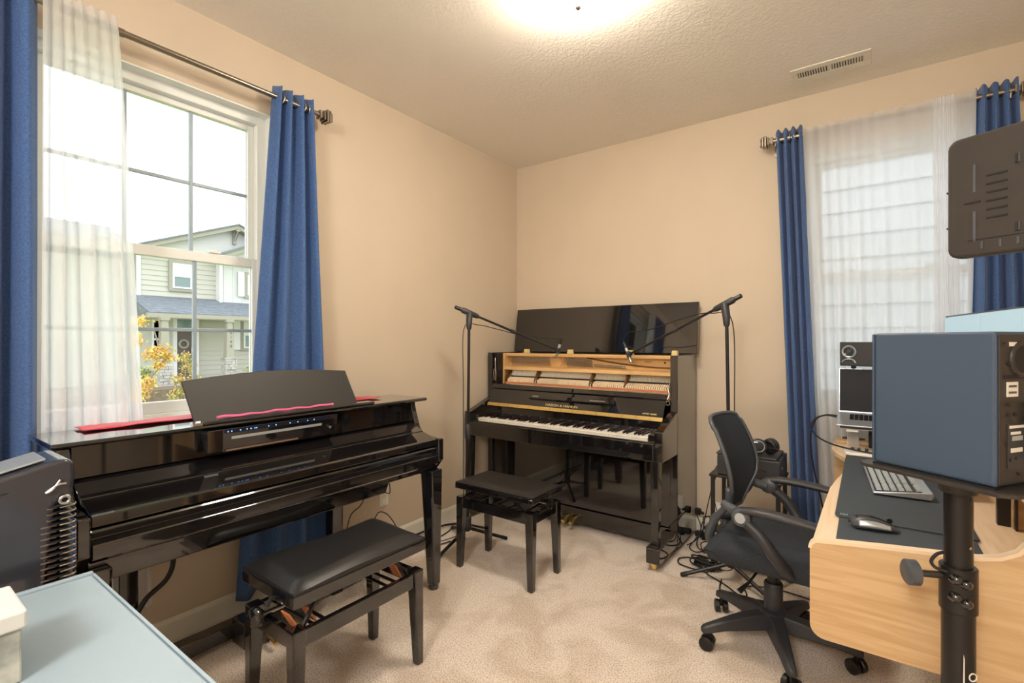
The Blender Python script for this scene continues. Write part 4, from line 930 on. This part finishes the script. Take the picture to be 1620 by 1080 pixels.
# white strip with small plugs
wsx = thing('charging_hub', 'white rounded tray with small black plugs at the far desk edge', 'tray', (2.37, -.48, .739))
mk('tray', MB().prism([(2.315, -.50), (2.325, -.545), (2.345, -.56), (2.58, -.56), (2.58, -.46), (2.335, -.46), (2.32, -.47)], 2, .739, .752), M_white, wsx, bevel=.003)
for x in (2.345, 2.37, 2.40, 2.43): mk('small_plug', MB().box(x, x+.014, -.50, -.48, .7525, .765), M_satin, wsx, bevel=.003)
cable('black cable arching out from the laptop and back over the desk', [(2.283, -.40, .895), (2.235, -.40, .90), (2.19, -.42, .88), (2.175, -.44, .84), (2.20, -.46, .80), (2.26, -.50, .775), (2.36, -.54, .762), (2.50, -.58, .758), (2.60, -.58, .75)], .004)
cable('black cable dropping from the laptop side behind the desk edge', [(2.283, -.36, .897), (2.23, -.36, .895), (2.185, -.36, .86), (2.165, -.35, .75), (2.18, -.34, .60), (2.21, -.33, .45), (2.24, -.32, .25), (2.25, -.32, .02)], .004)
# monitor on the raised shelf
mo = thing('monitor', 'large flat monitor with pale screen, upper edge above the big speaker', 'monitor', (2.90, -.62, .913))
d_ = Vector((.165, -.985, 0)).normalized(); m4 = Matrix.Rotation(math.atan2(d_.y, d_.x), 3, 'Z')
cM = Vector((2.728, -.215, 0))+d_*.42
mk('bezel', MB().obox(cM+Vector((0, 0, 1.228)), (.84, .022, .35), m4), M_satin, mo, bevel=.003)
nrm = m4@Vector((0, -1, 0))
mk('screen', MB().obox(cM+nrm*.0115+Vector((0, 0, 1.228)), (.826, .0015, .336), m4), M_moni, mo)
mk('screen_seam', MB().obox(cM+nrm*.0125+d_*-.0+Vector((0, 0, 1.228)), (.0015, .0006, .336), m4), M_silver, mo)
mk('neck', MB().obox(cM-nrm*.025+Vector((0, 0, 1.006)), (.05, .02, .18), m4), M_satin, mo)
mk('foot', MB().obox(cM-nrm*.02+Vector((0, 0, .920)), (.24, .16, .012), m4), M_satin, mo, bevel=.003)
# small gooseneck clamp on the shelf edge
lc = thing('cable_clip', 'small dark lever clip on the white strip at the raised shelf edge', 'clip', (2.72, -1.50, .913))
mk('lever', MB().obox((2.712, -1.66, .921), (.055, .014, .010), Matrix.Rotation(.1, 3, 'Z')), M_greyplastic, lc, bevel=.003)
mk('white_strip', MB().box(2.712, 2.724, -1.75, -1.50, .9135, .9155), M_white, lc)

# ------------------------------------------------------------------ big speaker on its stand (foreground right)
C0 = Vector((2.4094, -3.3915, 0)); Fv = Vector((-.58755, .80919, 0)); Rv = Vector((.80919, .58755, 0))
near = Vector((2.606, -2.110, 0)); dvec = (Fv-.346*Rv).normalized(); evec = (Rv+.346*Fv).normalized()
SD, SW = .224, .190
cS = near+dvec*SD/2+evec*SW/2
ang = math.atan2(evec.y, evec.x)     # local x = evec (width), local y = dvec (front)
st = thing('speaker_stand', 'black tubular speaker stand with tightening knob in the right foreground', 'speaker stand', (cS.x, cS.y, 0), ang)
sk = thing('studio_monitor_speaker', 'large slate-sided studio monitor speaker seen from behind on the tall stand', 'speaker', (cS.x, cS.y, 1.003), ang)
hw, hd = SW/2, SD/2
mk('cabinet', MB().box(-hw, hw, -hd, hd, 0, .296), M_bluegrey, sk, bevel=.006, local=True, segs=3)
rp = mk('rear_panel', MB().box(-hw+.004, hw-.004, -hd-.003, -hd-.0002, .006, .290), M_brownblack, sk, bevel=.002, local=True)
pc = (-.026, -hd-.003, .243)
mk('bass_port', MB().tube(torus_pts(pc, .030, (0, 1, 0), 28), .0055, 8, True), M_brownblack, rp, smooth=180, local=True)
mk('port_throat', MB().lathe([(.027, .0), (.027, .002), (.001, .0021)], (pc[0], pc[1]-.002, pc[2]), (0, 1, 0), 24), M_cable, rp, local=True)
yb = -hd-.0045
mk('nameplate', MB().box(-.062, -.040, yb, -hd-.003, .268, .276), M_paper, rp, local=True)
mk('serial_label', MB().box(-.070, -.036, yb, -hd-.003, .172, .200), M_paper, rp, local=True)
for z in (.178, .190): mk('label_print', MB().box(-.066, -.042, yb-.0006, yb-.0001, z, z+.004), M_greyplastic, rp, local=True)
mk('vent_slot', MB().box(-.078, .07, yb, -hd-.003, .206, .213), M_cable, rp, local=True)
ctl = mk('control_plate', MB().box(-.068, .075, yb, -hd-.003, .036, .120), M_plastic, rp, bevel=.002, local=True)
for a, b, z0, z1, m_ in ((-.064, -.02, .112, .117, M_paper), (-.060, -.03, .100, .105, M_paper), (-.056, -.024, .088, .097, M_silver), (-.060, -.025, .066, .074, M_paper)): mk('printed_legend', MB().box(a, b, yb-.0012, yb-.0001, z0, z1), m_, ctl, local=True)
mk('power_inlet', MB().box(-.012, .035, yb-.010, yb-.0001, .05, .16), M_cable, rp, bevel=.003, local=True)
for x, z in ((-.078, .272), (-.034, .272), (-.066, .235), (-.066, .158), (-.066, .138), (-.045, .138), (-.072, .082), (-.062, .052), (-.044, .054), (-.036, .024), (.07, .02), (.078, .272)): mk('screw', MB().lathe([(.0035, 0), (.003, .0015), (.001, .002)], (x, yb+.0004, z), (0, -1, 0), 10), M_cable, rp, local=True)
mk('front_baffle', MB().box(-hw, hw, hd+.0002, hd+.006, .002, .294), M_bluegrey, sk, bevel=.005, local=True)
mk('woofer', MB().lathe([(.066, 0), (.070, .004), (.060, .002), (.02, -.010), (.015, -.004), (.001, -.002)], (0, hd+.0065, .105), (0, 1, 0), 28), M_cone, sk, smooth=60, local=True)
mk('tweeter', MB().lathe([(.035, 0), (.030, .003), (.014, -.003), (.012, .004), (.001, .006)], (0, hd+.0065, .225), (0, 1, 0), 24), M_cone, sk, smooth=60, local=True)
# stand parts
pr = .0245
pw, pdn = .115, .145
mk('top_plate', MB().prism([(-pw, -pdn+.02), (-pw+.02, -pdn), (pw-.02, -pdn), (pw, -pdn+.02), (pw, pdn-.02), (pw-.02, pdn), (-pw+.02, pdn), (-pw, pdn-.02)], 2, .991, .9985), M_brownblack, st, bevel=.001, local=True)
mk('rubber_pads', MB().prism([(-pw+.02, -pdn+.035), (pw-.02, -pdn+.035), (pw-.02, pdn-.03), (-pw+.02, pdn-.03)], 2, .9987, 1.0025), M_cable, st, local=True)
mk('plate_socket', MB().lathe([(.032, .955), (.034, .96), (.040, .990), (.001, .9905)], n=24), M_satin, st, smooth=40, local=True)
mk('upper_tube', MB().cyl((0, 0, .70), (0, 0, .975), pr, n=28), M_satin, st, smooth=40, local=True)
mk('lower_tube', MB().cyl((0, 0, .03), (0, 0, .79), .0285, n=28), M_satin, st, smooth=40, local=True)
mk('clamp_collar', MB().tube([(0, 0, .70), (0, 0, .702), (0, 0, .795), (0, 0, .797)], [.029, .0325, .0325, .0305], 28), M_satin, st, smooth=40, local=True)
mk('base_plate', MB().prism([(-.20, -.19), (.20, -.19), (.20, .19), (-.20, .19)], 2, 0, .018).lathe([(.05, .018), (.045, .03), (.001, .03)]), M_satin, st, bevel=.003, local=True)
for z in (.86, .84) if False else (.945, .842): mk('height_hole', MB().lathe([(.0035, 0), (.001, .0006)], tuple(Matrix.Rotation(math.radians(-8), 3, 'Z')@Vector((0, -pr-.0001, z))), tuple(Matrix.Rotation(math.radians(-8), 3, 'Z')@Vector((0, -1, 0))), 10), M_steel if z < .9 else M_cable, st, local=True)
# knob direction: towards image left = -Rv, in local coordinates
Mi = Matrix.Rotation(-ang, 3, 'Z'); kd = (Mi@(-Rv*.95+Fv*.22)).normalized(); fwd = Mi@(-Fv)
kc = Vector((0, 0, .772))
mk('knob_stem', MB().tube([kc+kd*.025, kc+kd*.078], .0075, 12), M_brownblack, st, smooth=40, local=True)
mk('locking_knob', MB().tube([kc+kd*.076, kc+kd*.078, kc+kd*.096, kc+kd*.099], [.020, .027, .027, .023], 24), M_greyplastic, st, smooth=40, label='round grey locking knob', local=True)
for k, (a, b, z) in enumerate(((.028, .012, .776), (.030, -.004, .768), (.026, .014, .738), (.028, -.004, .728))):
    c1 = Vector((0, 0, z))+kd*a*.45+fwd*(.030-b*.2)+kd*b; mk('clamp_bolt', MB().tube([c1-fwd*.008, c1+fwd*.002, c1+fwd*.008, c1+fwd*.011], [.0105, .0115, .008, .003], 14), M_black, st, smooth=60, local=True)
mk('pin_strap', MB().tube(smooth_pts([kc+kd*.027+Vector((0, 0, .050)), kc+kd*.040+Vector((0, 0, .044)), kc+kd*.050+Vector((0, 0, .028)), kc+kd*.044+fwd*.006+Vector((0, 0, .016)), kc+kd*.022+fwd*.018+Vector((0, 0, .013))], 5), .0035, 8), M_cable, st, smooth=180, local=True)
# lettering wrapped flat on the tube face
f3 = fwd.normalized(); up = Vector((0, 0, 1)); right_ = (Mi@Rv)
side_n = (f3).normalized(); org = side_n*.0288+Vector((0, 0, .536))
txt = text('stand_lettering', 'On-Stage', .025, frame_mtx(org+right_*.004, (0, 0, -1), right_), M_paper, st, depth=.0006)
mk('lettering_bar', MB().add([org-right_*.015+Vector((0, 0, .085)), org-right_*.013+Vector((0, 0, .075)), org-right_*.013-Vector((0, 0, .1)), org-right_*.018-Vector((0, 0, .1))] + [p+side_n*.0006 for p in (org-right_*.015+Vector((0, 0, .085)), org-right_*.013+Vector((0, 0, .075)), org-right_*.013-Vector((0, 0, .1)), org-right_*.018-Vector((0, 0, .1)))], [(0, 1, 2, 3), (7, 6, 5, 4), (0, 4, 5, 1), (1, 5, 6, 2), (2, 6, 7, 3), (3, 7, 4, 0)]), M_paper, st, local=True)

# ------------------------------------------------------------------ ribbed plastic panel, upper right
P0 = Vector((2.527, -2.205, 0)); a2 = (Rv-.30*Fv*1.0).normalized()
# panel runs from its far left edge towards the near right, VP close to the speaker's
pdv = Vector((.876, -.483, 0)).normalized()          # towards the viewer and right
rgt = pdv; pn = Vector((pdv.y, -pdv.x, 0))
if pn.dot(Fv) > 0: pn = -pn
pa = math.atan2(rgt.y, rgt.x)
pt = thing('device_panel', 'dark moulded plastic panel with vent slots floating at the upper right edge', 'panel', (P0.x, P0.y, 0), pa)
pt['label'] = 'dark moulded plastic device back with vent slots at the upper right edge'
sgn = 1 if (Matrix.Rotation(-pa, 3, 'Z')@pn).y > 0 else -1
PW, PH, PT = .30, .213, .026
def rr_poly(x0, x1, z0, z1, r): return arc(x0+r, z0+r, r, 270, 180, 5)+arc(x0+r, z1-r, r, 180, 90, 5)+arc(x1-r, z1-r, r, 90, 0, 5)+arc(x1-r, z0+r, r, 0, -90, 5)
Z0p = 1.429
ya, yb2 = (0, -PT*sgn)
mk('shell', MB().prism(rr_poly(0, PW, Z0p, Z0p+PH, .016), 1, min(ya, yb2), max(ya, yb2)), M_brownblack, pt, bevel=.005, local=True, segs=3)
def pbox(x0, x1, z0, z1, h=.0015): a, b = sorted((.0001*sgn, h*sgn)); return MB().box(x0, x1, a, b, Z0p+z0, Z0p+z1)
for k in range(6): mk('vent_slot', pbox(.055, .082, .062+k*.0145, .065+k*.0145), M_cable, pt, local=True)
mk('vent_slot', pbox(.025, .047, .093, .0955), M_cable, pt, local=True)
for z0, z1 in ((.026, .078), (.112, .160)): mk('raised_rib', pbox(.0375, .041, z0, z1), M_greyplastic, pt, local=True)
for x in (.092, .108, .13, .15):
    for z0, z1 in ((.034, .048), (.146, .161)): mk('rubber_rib', pbox(x, x+.004, z0, z1, .003), M_cable, pt, local=True); mk('rib_highlight', pbox(x+.0045, x+.006, z0, z1, .003), M_greyplastic, pt, local=True)
for x in (.048, .072, .094, .115, .135): mk('lower_rib', pbox(x, x+.003, .012, .024, .002), M_greyplastic, pt, local=True)
mk('lower_line', pbox(.03, .27, .028, .029), M_cable, pt, local=True)
mk('side_tab', MB().box(-.0025, -.0001, *sorted((-.004*sgn, -.02*sgn)), Z0p+.055, Z0p+.058).box(-.0025, -.0001, *sorted((-.004*sgn, -.02*sgn)), Z0p+.12, Z0p+.123), M_cable, pt, local=True)
mk('mount_arm', MB().tube([(.22, yb2-.002*sgn, Z0p+.09), (.22, yb2-.06*sgn, Z0p+.09), (.30, yb2-.09*sgn, Z0p-.02), (.33, yb2-.09*sgn, .6), (.33, yb2-.09*sgn, .01)], .011, 12), M_satin, pt, smooth=60, local=True)
mk('mount_base', MB().lathe([(.12, 0), (.12, .008), (.02, .018), (.001, .018)], (.33, yb2-.09*sgn, 0), n=28), M_satin, pt, smooth=40, local=True)

# ------------------------------------------------------------------ foreground left: white table, marbled box, accordion
wt = thing('white_table', 'white laminate table with raised edge in the left foreground', 'table', (1.25, -3.45, 0))
TX0, TX1, TY0, TY1, TZ = .957, 1.72, -4.0, -3.045, .745
mk('table_top', MB().box(TX0+.012, TX1, TY0, TY1-.004, TZ-.03, TZ), M_table, wt, bevel=.004)
mk('edge_strip', MB().box(TX0-.002, TX0+.0115, TY0, TY1, TZ-.032, TZ+.005), M_table, wt, bevel=.003)
mk('edge_strip', MB().box(TX0+.012, TX1, TY1-.0035, TY1+.0015, TZ-.031, TZ+.001), M_table, wt)
for x in (TX0+.03, TX1-.07):
    for y in (TY0+.03, TY1-.075): mk('leg', MB().box(x, x+.04, y, y+.04, 0, TZ-.031), M_table, wt, bevel=.003)
bxm = thing('marbled_box', 'grey marbled storage box with pale lid at the left edge on the white table', 'box', (1.274, -3.36, TZ))
mk('box_body', MB().box(1.213, 1.335, -3.50, -3.222, TZ+.001, .829), M_marble, bxm, bevel=.003)
mk('lid', MB().box(1.208, 1.340, -3.506, -3.216, .830, .859), mat('pale_box_lid', (216, 218, 216), .5, noise=(20, .06)), bxm, bevel=.004)
ac = thing('accordion', 'glossy black accordion with silver-cornered bellows between white table and piano', 'accordion', (.80, -3.3, 0))
# treble case, upright with a sloping top
def yfn(x): return x
M_foldl = mat('brown_fold_edge', (112, 92, 78), .5)
M_acc = mat('glossy_dark_celluloid', (44, 46, 54), .26, coat=.7)
cs_ = [(-3.62, .862), (-3.40, .925), (-3.20, .975), (-3.10, .999), (-3.075, 1.003), (-3.058, .992), (-3.056, .955), (-3.062, .90)]
mk('case', MB().prism(cs_+[(-3.09, .90), (-3.12, .60), (-3.62, .60)], 0, .70, .87), M_acc, ac, bevel=.016, segs=4, smooth=40)
mk('grille_top', MB().prism([(-3.60, .872), (-3.40, .9285), (-3.20, .9785), (-3.105, 1.001), (-3.105, 1.0055), (-3.20, .983), (-3.40, .933), (-3.60, .8765)], 0, .725, .845), M_silver, ac, bevel=.001)
mk('panel_line', MB().tube([(.8703, -3.60, .835), (.8703, -3.17, .945)], .0012, 6), M_cable, ac)
for k in range(20):
    z = .888-k*.0137
    fo = mk('bellows_fold', MB().prism([(.705, z), (.866, z), (.877, z+.006), (.705, z+.006)], 1, -3.105, -3.062), M_plastic, ac)
    mk('fold_corner', MB().tube(smooth_pts([(.876, -3.086, z+.002), (.8795, -3.068, z+.004), (.876, -3.058, z+.005), (.866, -3.057, z+.006)], 4), .0021, 6), M_nickel, fo, smooth=60)
    mk('fold_line', MB().box(.8702, .8722, -3.118+.010*(k < 3), -3.091, z+.001, z+.004), M_foldl, fo)
mk('clasp', MB().tube(smooth_pts([(.876, -3.085, .955), (.878, -3.10, .935), (.876, -3.11, .93), (.878, -3.09, .945), (.878, -3.075, .945)], 4), .003, 8), M_steel, ac, smooth=60)
mk('clasp', MB().tube(torus_pts((.880, -3.078, .908), .009, (1, 0, 0), 14), .004, 6, True), M_steel, ac, smooth=180)
mk('bass_case', MB().box(.70, .87, -3.62, -3.056, .47, .598), M_acc, ac, bevel=.014, segs=3)
sl = thing('low_stool', 'dark stool hidden behind the white table under the accordion', 'stool', (.79, -3.33, 0))
mk('stool_top', MB().box(.68, .90, -3.60, -3.08, .44, .468), M_satin, sl, bevel=.005)
for x in (.69, .86):
    for y in (-3.58, -3.13): mk('leg', MB().box(x, x+.03, y, y+.03, 0, .439), M_satin, sl)

# ------------------------------------------------------------------ outside: ground, facing house, trees, neighbour's wall
GZ = -.30
struct('ground_lawn', MB().box(-60, -.6, -50, 60, GZ-.3, GZ), M_grass)
struct('ground_side', MB().box(-.6, 30, .6, 60, GZ-.3, GZ), M_concrete)
struct('planting_bed', MB().box(-15, -12.2, -6, 14, GZ, GZ+.35), M_soil)
hs = thing('facing_house', 'grey-green two-storey house with gable and shingled porch across the lawn', 'house', (-17, 4, GZ))
hx = -15
def laps(name, m, y0, y1, z0, z1, step=.155, x=hx):
    mb = MB(); n = int((z1-z0)/step)+1
    for i in range(n):
        a = z0+i*step; b = min(a+step, z1)
        mb.prism([(x, a), (x+.03, a), (x+.008, b), (x, b)], 1, y0, y1)
    return mk(name, mb, m, hs, kind='stuff')
mk('wall', MB().box(-22, hx-.001, 1.83, 10, GZ, 4.0), M_siding, hs)
mk('side_wing', MB().box(-22, hx-.8, -4, 1.829, GZ, 3.75), M_siding, hs)
laps('lap_siding', M_siding, 1.83, 2.60, 2.66, 3.90); laps('lap_siding', M_siding, 3.30, 4.02, 2.66, 3.90); laps('lap_siding', M_siding, 2.60, 3.30, 2.66, 2.80)
laps('lap_siding', M_siding, 1.0, 1.829, .05, 3.70, x=hx-.8)
laps('lap_siding', M_siding, 3.40, 9.0, .05, 2.05)
mk('board_wall', MB().box(hx, hx+.25, 4.02, 9.5, 2.35, 4.2), M_board, hs)
for k in range(12): mk('batten', MB().box(hx+.25, hx+.27, 4.06+k*.3, 4.09+k*.3, 2.45, 4.15), M_board, hs)
mk('corner_board', MB().box(hx, hx+.05, 1.76, 1.86, .05, 3.85), M_extwhite, hs); mk('corner_board', MB().box(hx+.0, hx+.3, 3.93, 4.02, 2.45, 3.9), M_extwhite, hs)
# gables
def gable(m, yl, zl, yp, zp, yr, zr_, x, zb, th=.10):
    g = mk('gable_wall', MB().prism([(yl, zb), (yl, zl), (yp, zp), (yr, zr_), (yr, zb)], 0, x-.15, x), M_board, hs)
    for (a, b, c_, d__) in ((yl, zl, yp, zp), (yr, zr_, yp, zp)):
        L_ = math.hypot(c_-a, d__-b); dy, dz_ = (c_-a)/L_, (d__-b)/L_
        poly = [(a-dy*.3, b-dz_*.3), (c_, d__), (c_, d__+th*1.35), (a-dy*.3, b-dz_*.3+th*1.35)]
        mk('bargeboard', MB().prism(poly, 0, x, x+.35), M_exttrim, hs)
        poly = [(a-dy*.34, b-dz_*.34+th*1.35), (c_, d__+th*1.36), (c_, d__+th*1.8), (a-dy*.34, b-dz_*.34+th*1.8)]
        mk('roof_plane', MB().prism(poly, 0, x-5, x+.40), M_shingle, hs)
    return g
gable(M_board, 2.05, 4.08, 4.45, 5.02, 6.85, 4.08, hx+.10, 3.9)
gable(M_board, 4.0, 4.02, 6.2, 5.0, 8.4, 4.02, hx+.55, 3.9)
mk('gable_bracket', MB().box(hx+.25, hx+.45, 4.38, 4.52, 4.95, 5.02).box(hx+.12, hx+.2, 4.40, 4.50, 4.55, 4.95).prism([(hx+.2, 4.75), (hx+.45, 4.95), (hx+.4, 4.95), (hx+.2, 4.65)], 1, 4.42, 4.48), M_exttrim, hs)
mk('main_roof', MB().prism([(-15.2, 4.0), (-22, 4.0), (-22, 5.6), (-18.5, 5.2)], 1, -4, 2.0), M_shingle, hs)
def hwin(y0, y1, z0, z1, x=hx+.04, split=True, trim=.09, shutter=False):
    w_ = mk('window', MB().box(x, x+.05, y0-trim, y1+trim, z0-trim, z1+trim), M_exttrim, hs)
    mk('window_frame', MB().box(x+.05, x+.08, y0, y0+.05, z0, z1).box(x+.05, x+.08, y1-.05, y1, z0, z1).box(x+.05, x+.08, y0+.05, y1-.05, z1-.05, z1).box(x+.05, x+.08, y0+.05, y1-.05, z0, z0+.05).box(x+.05, x+.08, y0+.05, y1-.05, (z0+z1)/2-.03, (z0+z1)/2+.03), M_extwhite, w_)
    mk('upper_pane', MB().box(x+.051, x+.06, y0+.05, y1-.05, (z0+z1)/2+.03, z1-.05), M_extwhite, w_)
    mk('lower_pane', MB().box(x+.051, x+.06, y0+.05, y1-.05, z0+.05, (z0+z1)/2-.03), M_extglass, w_)
hwin(2.66, 3.19, 2.93, 3.70)
hwin(4.80, 5.6, 2.85, 3.55, x=hx+.28); hwin(4.78, 5.5, 1.05, 1.98)
for (y0, y1, z0, z1, x) in ((4.50, 4.70, 2.80, 3.62, hx+.28), (4.46, 4.68, 1.0, 1.98, hx+.04)): mk('shutter', MB().box(x, x+.05, y0, y1, z0, z1), M_extwhite, hs)
hwin(2.12, 2.34, .75, 1.95, trim=.05)
# porch
mk('entry_wall', MB().box(hx+.0, hx+.10, 1.83, 3.40, .05, 2.1), M_siding, hs)
dr = mk('front_door', MB().box(hx+.10, hx+.16, 2.76, 3.24, .05, 1.62), M_door, hs)
mk('transom', MB().box(hx+.10, hx+.15, 2.76, 3.24, 1.66, 1.98), M_extglass, hs)
mk('door_wreath', MB().tube(torus_pts((hx+.19, 2.93, 1.2), .12, (1, 0, 0), 18), .035, 6, True), M_exttrim, dr, smooth=180)
mk('door_handle', MB().box(hx+.16, hx+.22, 3.13, 3.17, .85, 1.1), M_steel, dr)
mk('door_trim', MB().box(hx+.10, hx+.19, 2.66, 2.75, .05, 2.05).box(hx+.10, hx+.19, 3.25, 3.36, .05, 2.05), M_extwhite, hs)
prx = -13.3
mk('porch_roof', MB().add([(hx, 1.55, 2.66), (hx, 9, 2.64), (prx-.1, 9, 2.06), (prx-.1, 1.55, 2.08), (hx, 1.55, 2.02), (hx, 9, 2.02), (prx-.1, 9, 2.02), (prx-.1, 1.55, 2.02)], [(0, 1, 2, 3), (7, 6, 5, 4), (0, 3, 7, 4), (1, 5, 6, 2), (3, 2, 6, 7), (0, 4, 5, 1)]), M_shingle, hs)
for k in range(9):
    t0_ = k/9; zt = 2.655-.575*t0_; xx = hx+(prx-.1-hx)*t0_
    mk('shingle_course', MB().add([(xx+.00, 1.56, zt+.012), (xx+.20, 1.56, zt-.052), (xx+.20, 9, zt-.062), (xx, 9, zt+.0), (xx+.20, 1.56, zt-.072), (xx+.20, 9, zt-.082)], [(0, 1, 2, 3), (1, 4, 5, 2)]), M_shingle, hs)
mk('gutter', MB().box(prx-.1, prx+.02, 1.5, 9, 1.94, 2.06), M_exttrim, hs)
mk('porch_ceiling', MB().box(hx+.1, prx-.101, 1.6, 9, 1.97, 2.019), M_extwhite, hs)
mk('porch_slab', MB().box(hx+.101, prx+.2, 1.4, 9, -.05, .10), M_concrete, hs)
for yc in (1.89, 3.585):
    mk('porch_column', MB().frust((prx-.10, prx+.12, yc-.115, yc+.115, .79), (prx-.07, prx+.09, yc-.075, yc+.075, 1.86)), M_exttrim, hs)
    mk('column_cap', MB().box(prx-.10, prx+.12, yc-.11, yc+.11, 1.861, 1.939), M_exttrim, hs)
    pier = mk('stone_pier', MB().box(prx-.15, prx+.15, yc-.16, yc+.16, -.05, .76).box(prx-.18, prx+.2, yc-.20, yc+.20, .761, .79), M_stone, hs)
    rs = random.Random(int(yc*10))
    for r in range(9):
        y = yc-.165; z = .02+r*.082
        while y < yc+.14:
            wd = rs.uniform(.07, .16); y2 = min(y+wd, yc+.165)
            mk('ledge_stone', MB().box(prx+.15, prx+.15+rs.uniform(.015, .05), y+.004, y2-.004, z+.004, z+.078), M_stone, pier); y = y2
for k, ch_ in enumerate('8149'): text('house_number', ch_, .12, frame_mtx((prx+.125, 3.60, 1.55-k*.14), (0, 1, 0), (0, 0, 1)), M_door, hs)
# street tree and shrubs
def leafy(label, name, cat, loc, trunk, blobs, nleaf, mats, size, group=None):
    r = thing(name, label, cat, loc); rnd = random.Random(int(abs(loc[0]*100+loc[1]*37)))
    for a in trunk: mk('branch', MB().tube(smooth_pts([Vector(p) for p in a], 4), .012, 6), M_bark, r, smooth=180)
    for mi, m_ in enumerate(mats):
        mb = MB()
        for _ in range(nleaf//len(mats)):
            c, s = rnd.choice(blobs); p = Vector(c)+Vector((rnd.gauss(0, s*.5), rnd.gauss(0, s*.5), rnd.gauss(0, s*.45)))
            u = Vector((rnd.uniform(-1, 1), rnd.uniform(-1, 1), rnd.uniform(-1, 1))).normalized(); v_ = u.orthogonal().normalized(); q = size*rnd.uniform(.6, 1.2)
            mb.add([p-u*q, p+v_*q*.45, p+u*q, p-v_*q*.45], [(0, 1, 2, 3)])
        mk('leaves', mb, m_, r, kind='stuff')
    return r
leafy('slender young tree with yellow and orange leaves outside the left window', 'young_tree', 'tree', (-8, -.2, GZ),
      [[(-8, -.30, GZ), (-8, -.22, .1), (-8, -.12, .5), (-8, .02, 1.1), (-8, -.05, 1.5)], [(-8, -.22, .15), (-8, -.3, .8), (-8, -.36, 1.6)], [(-8, -.15, .5), (-8, .08, .9), (-8, .18, 1.05)], [(-8, .0, 1.1), (-8, .05, 1.4), (-8, .02, 1.75)]],
      [((-8, -.30, 1.62), .16), ((-8, -.36, 1.3), .12), ((-8, -.08, 1.05), .12), ((-8, .06, 1.10), .13), ((-8, .18, 1.0), .10), ((-8, -.12, .55), .13), ((-8, -.25, .40), .16), ((-8, -.30, .25), .12), ((-8, .02, .85), .08)], 1500, [M_yleaf, M_oleaf], .038)
leafy('airy shrub with pale orange-green leaves in front of the porch door', 'shrub', 'shrub', (-9, .85, GZ),
      [[(-9, .85, GZ), (-9, .80, .2), (-9, .84, .8)], [(-9, .85, GZ), (-9, .95, .3), (-9, 1.0, .7)], [(-9, .85, GZ), (-9, .75, .1), (-9, .62, .5)]],
      [((-9, .80, .95), .11), ((-9, .90, .75), .14), ((-9, .98, .55), .12), ((-9, .72, .50), .12), ((-9, .70, .25), .10), ((-9, .62, .15), .10)], 1000, [M_gleaf, M_oleaf], .035)
leafy('small green shrub beside the right porch pier', 'shrub', 'shrub', (-12.8, 4.1, .05), [[(-12.8, 4.1, .05), (-12.8, 4.12, .4)]], [((-12.8, 4.08, .42), .16), ((-12.8, 4.25, .35), .14)], 500, [M_gleaf], .05)
leafy('spiky dark green shrub left of the porch pier', 'shrub', 'shrub', (-12.9, 1.25, .05), [[(-12.9, 1.25, .05), (-12.9, 1.27, .5)]], [((-12.9, 1.25, .45), .16)], 300, [M_gleaf], .06)
# the neighbour's side wall outside the right window
nw = struct('neighbour_wall', MB().box(.2, 9, 1.75, 2.0, GZ, 6), M_nbr)
for k in range(27):
    z = GZ+.1+k*.20; mk('siding_board', MB().prism([(1.75, z), (1.722, z), (1.742, z+.195), (1.75, z+.195)], 0, .2, 9), M_nbr, nw)
print('objects', len(bpy.data.objects))
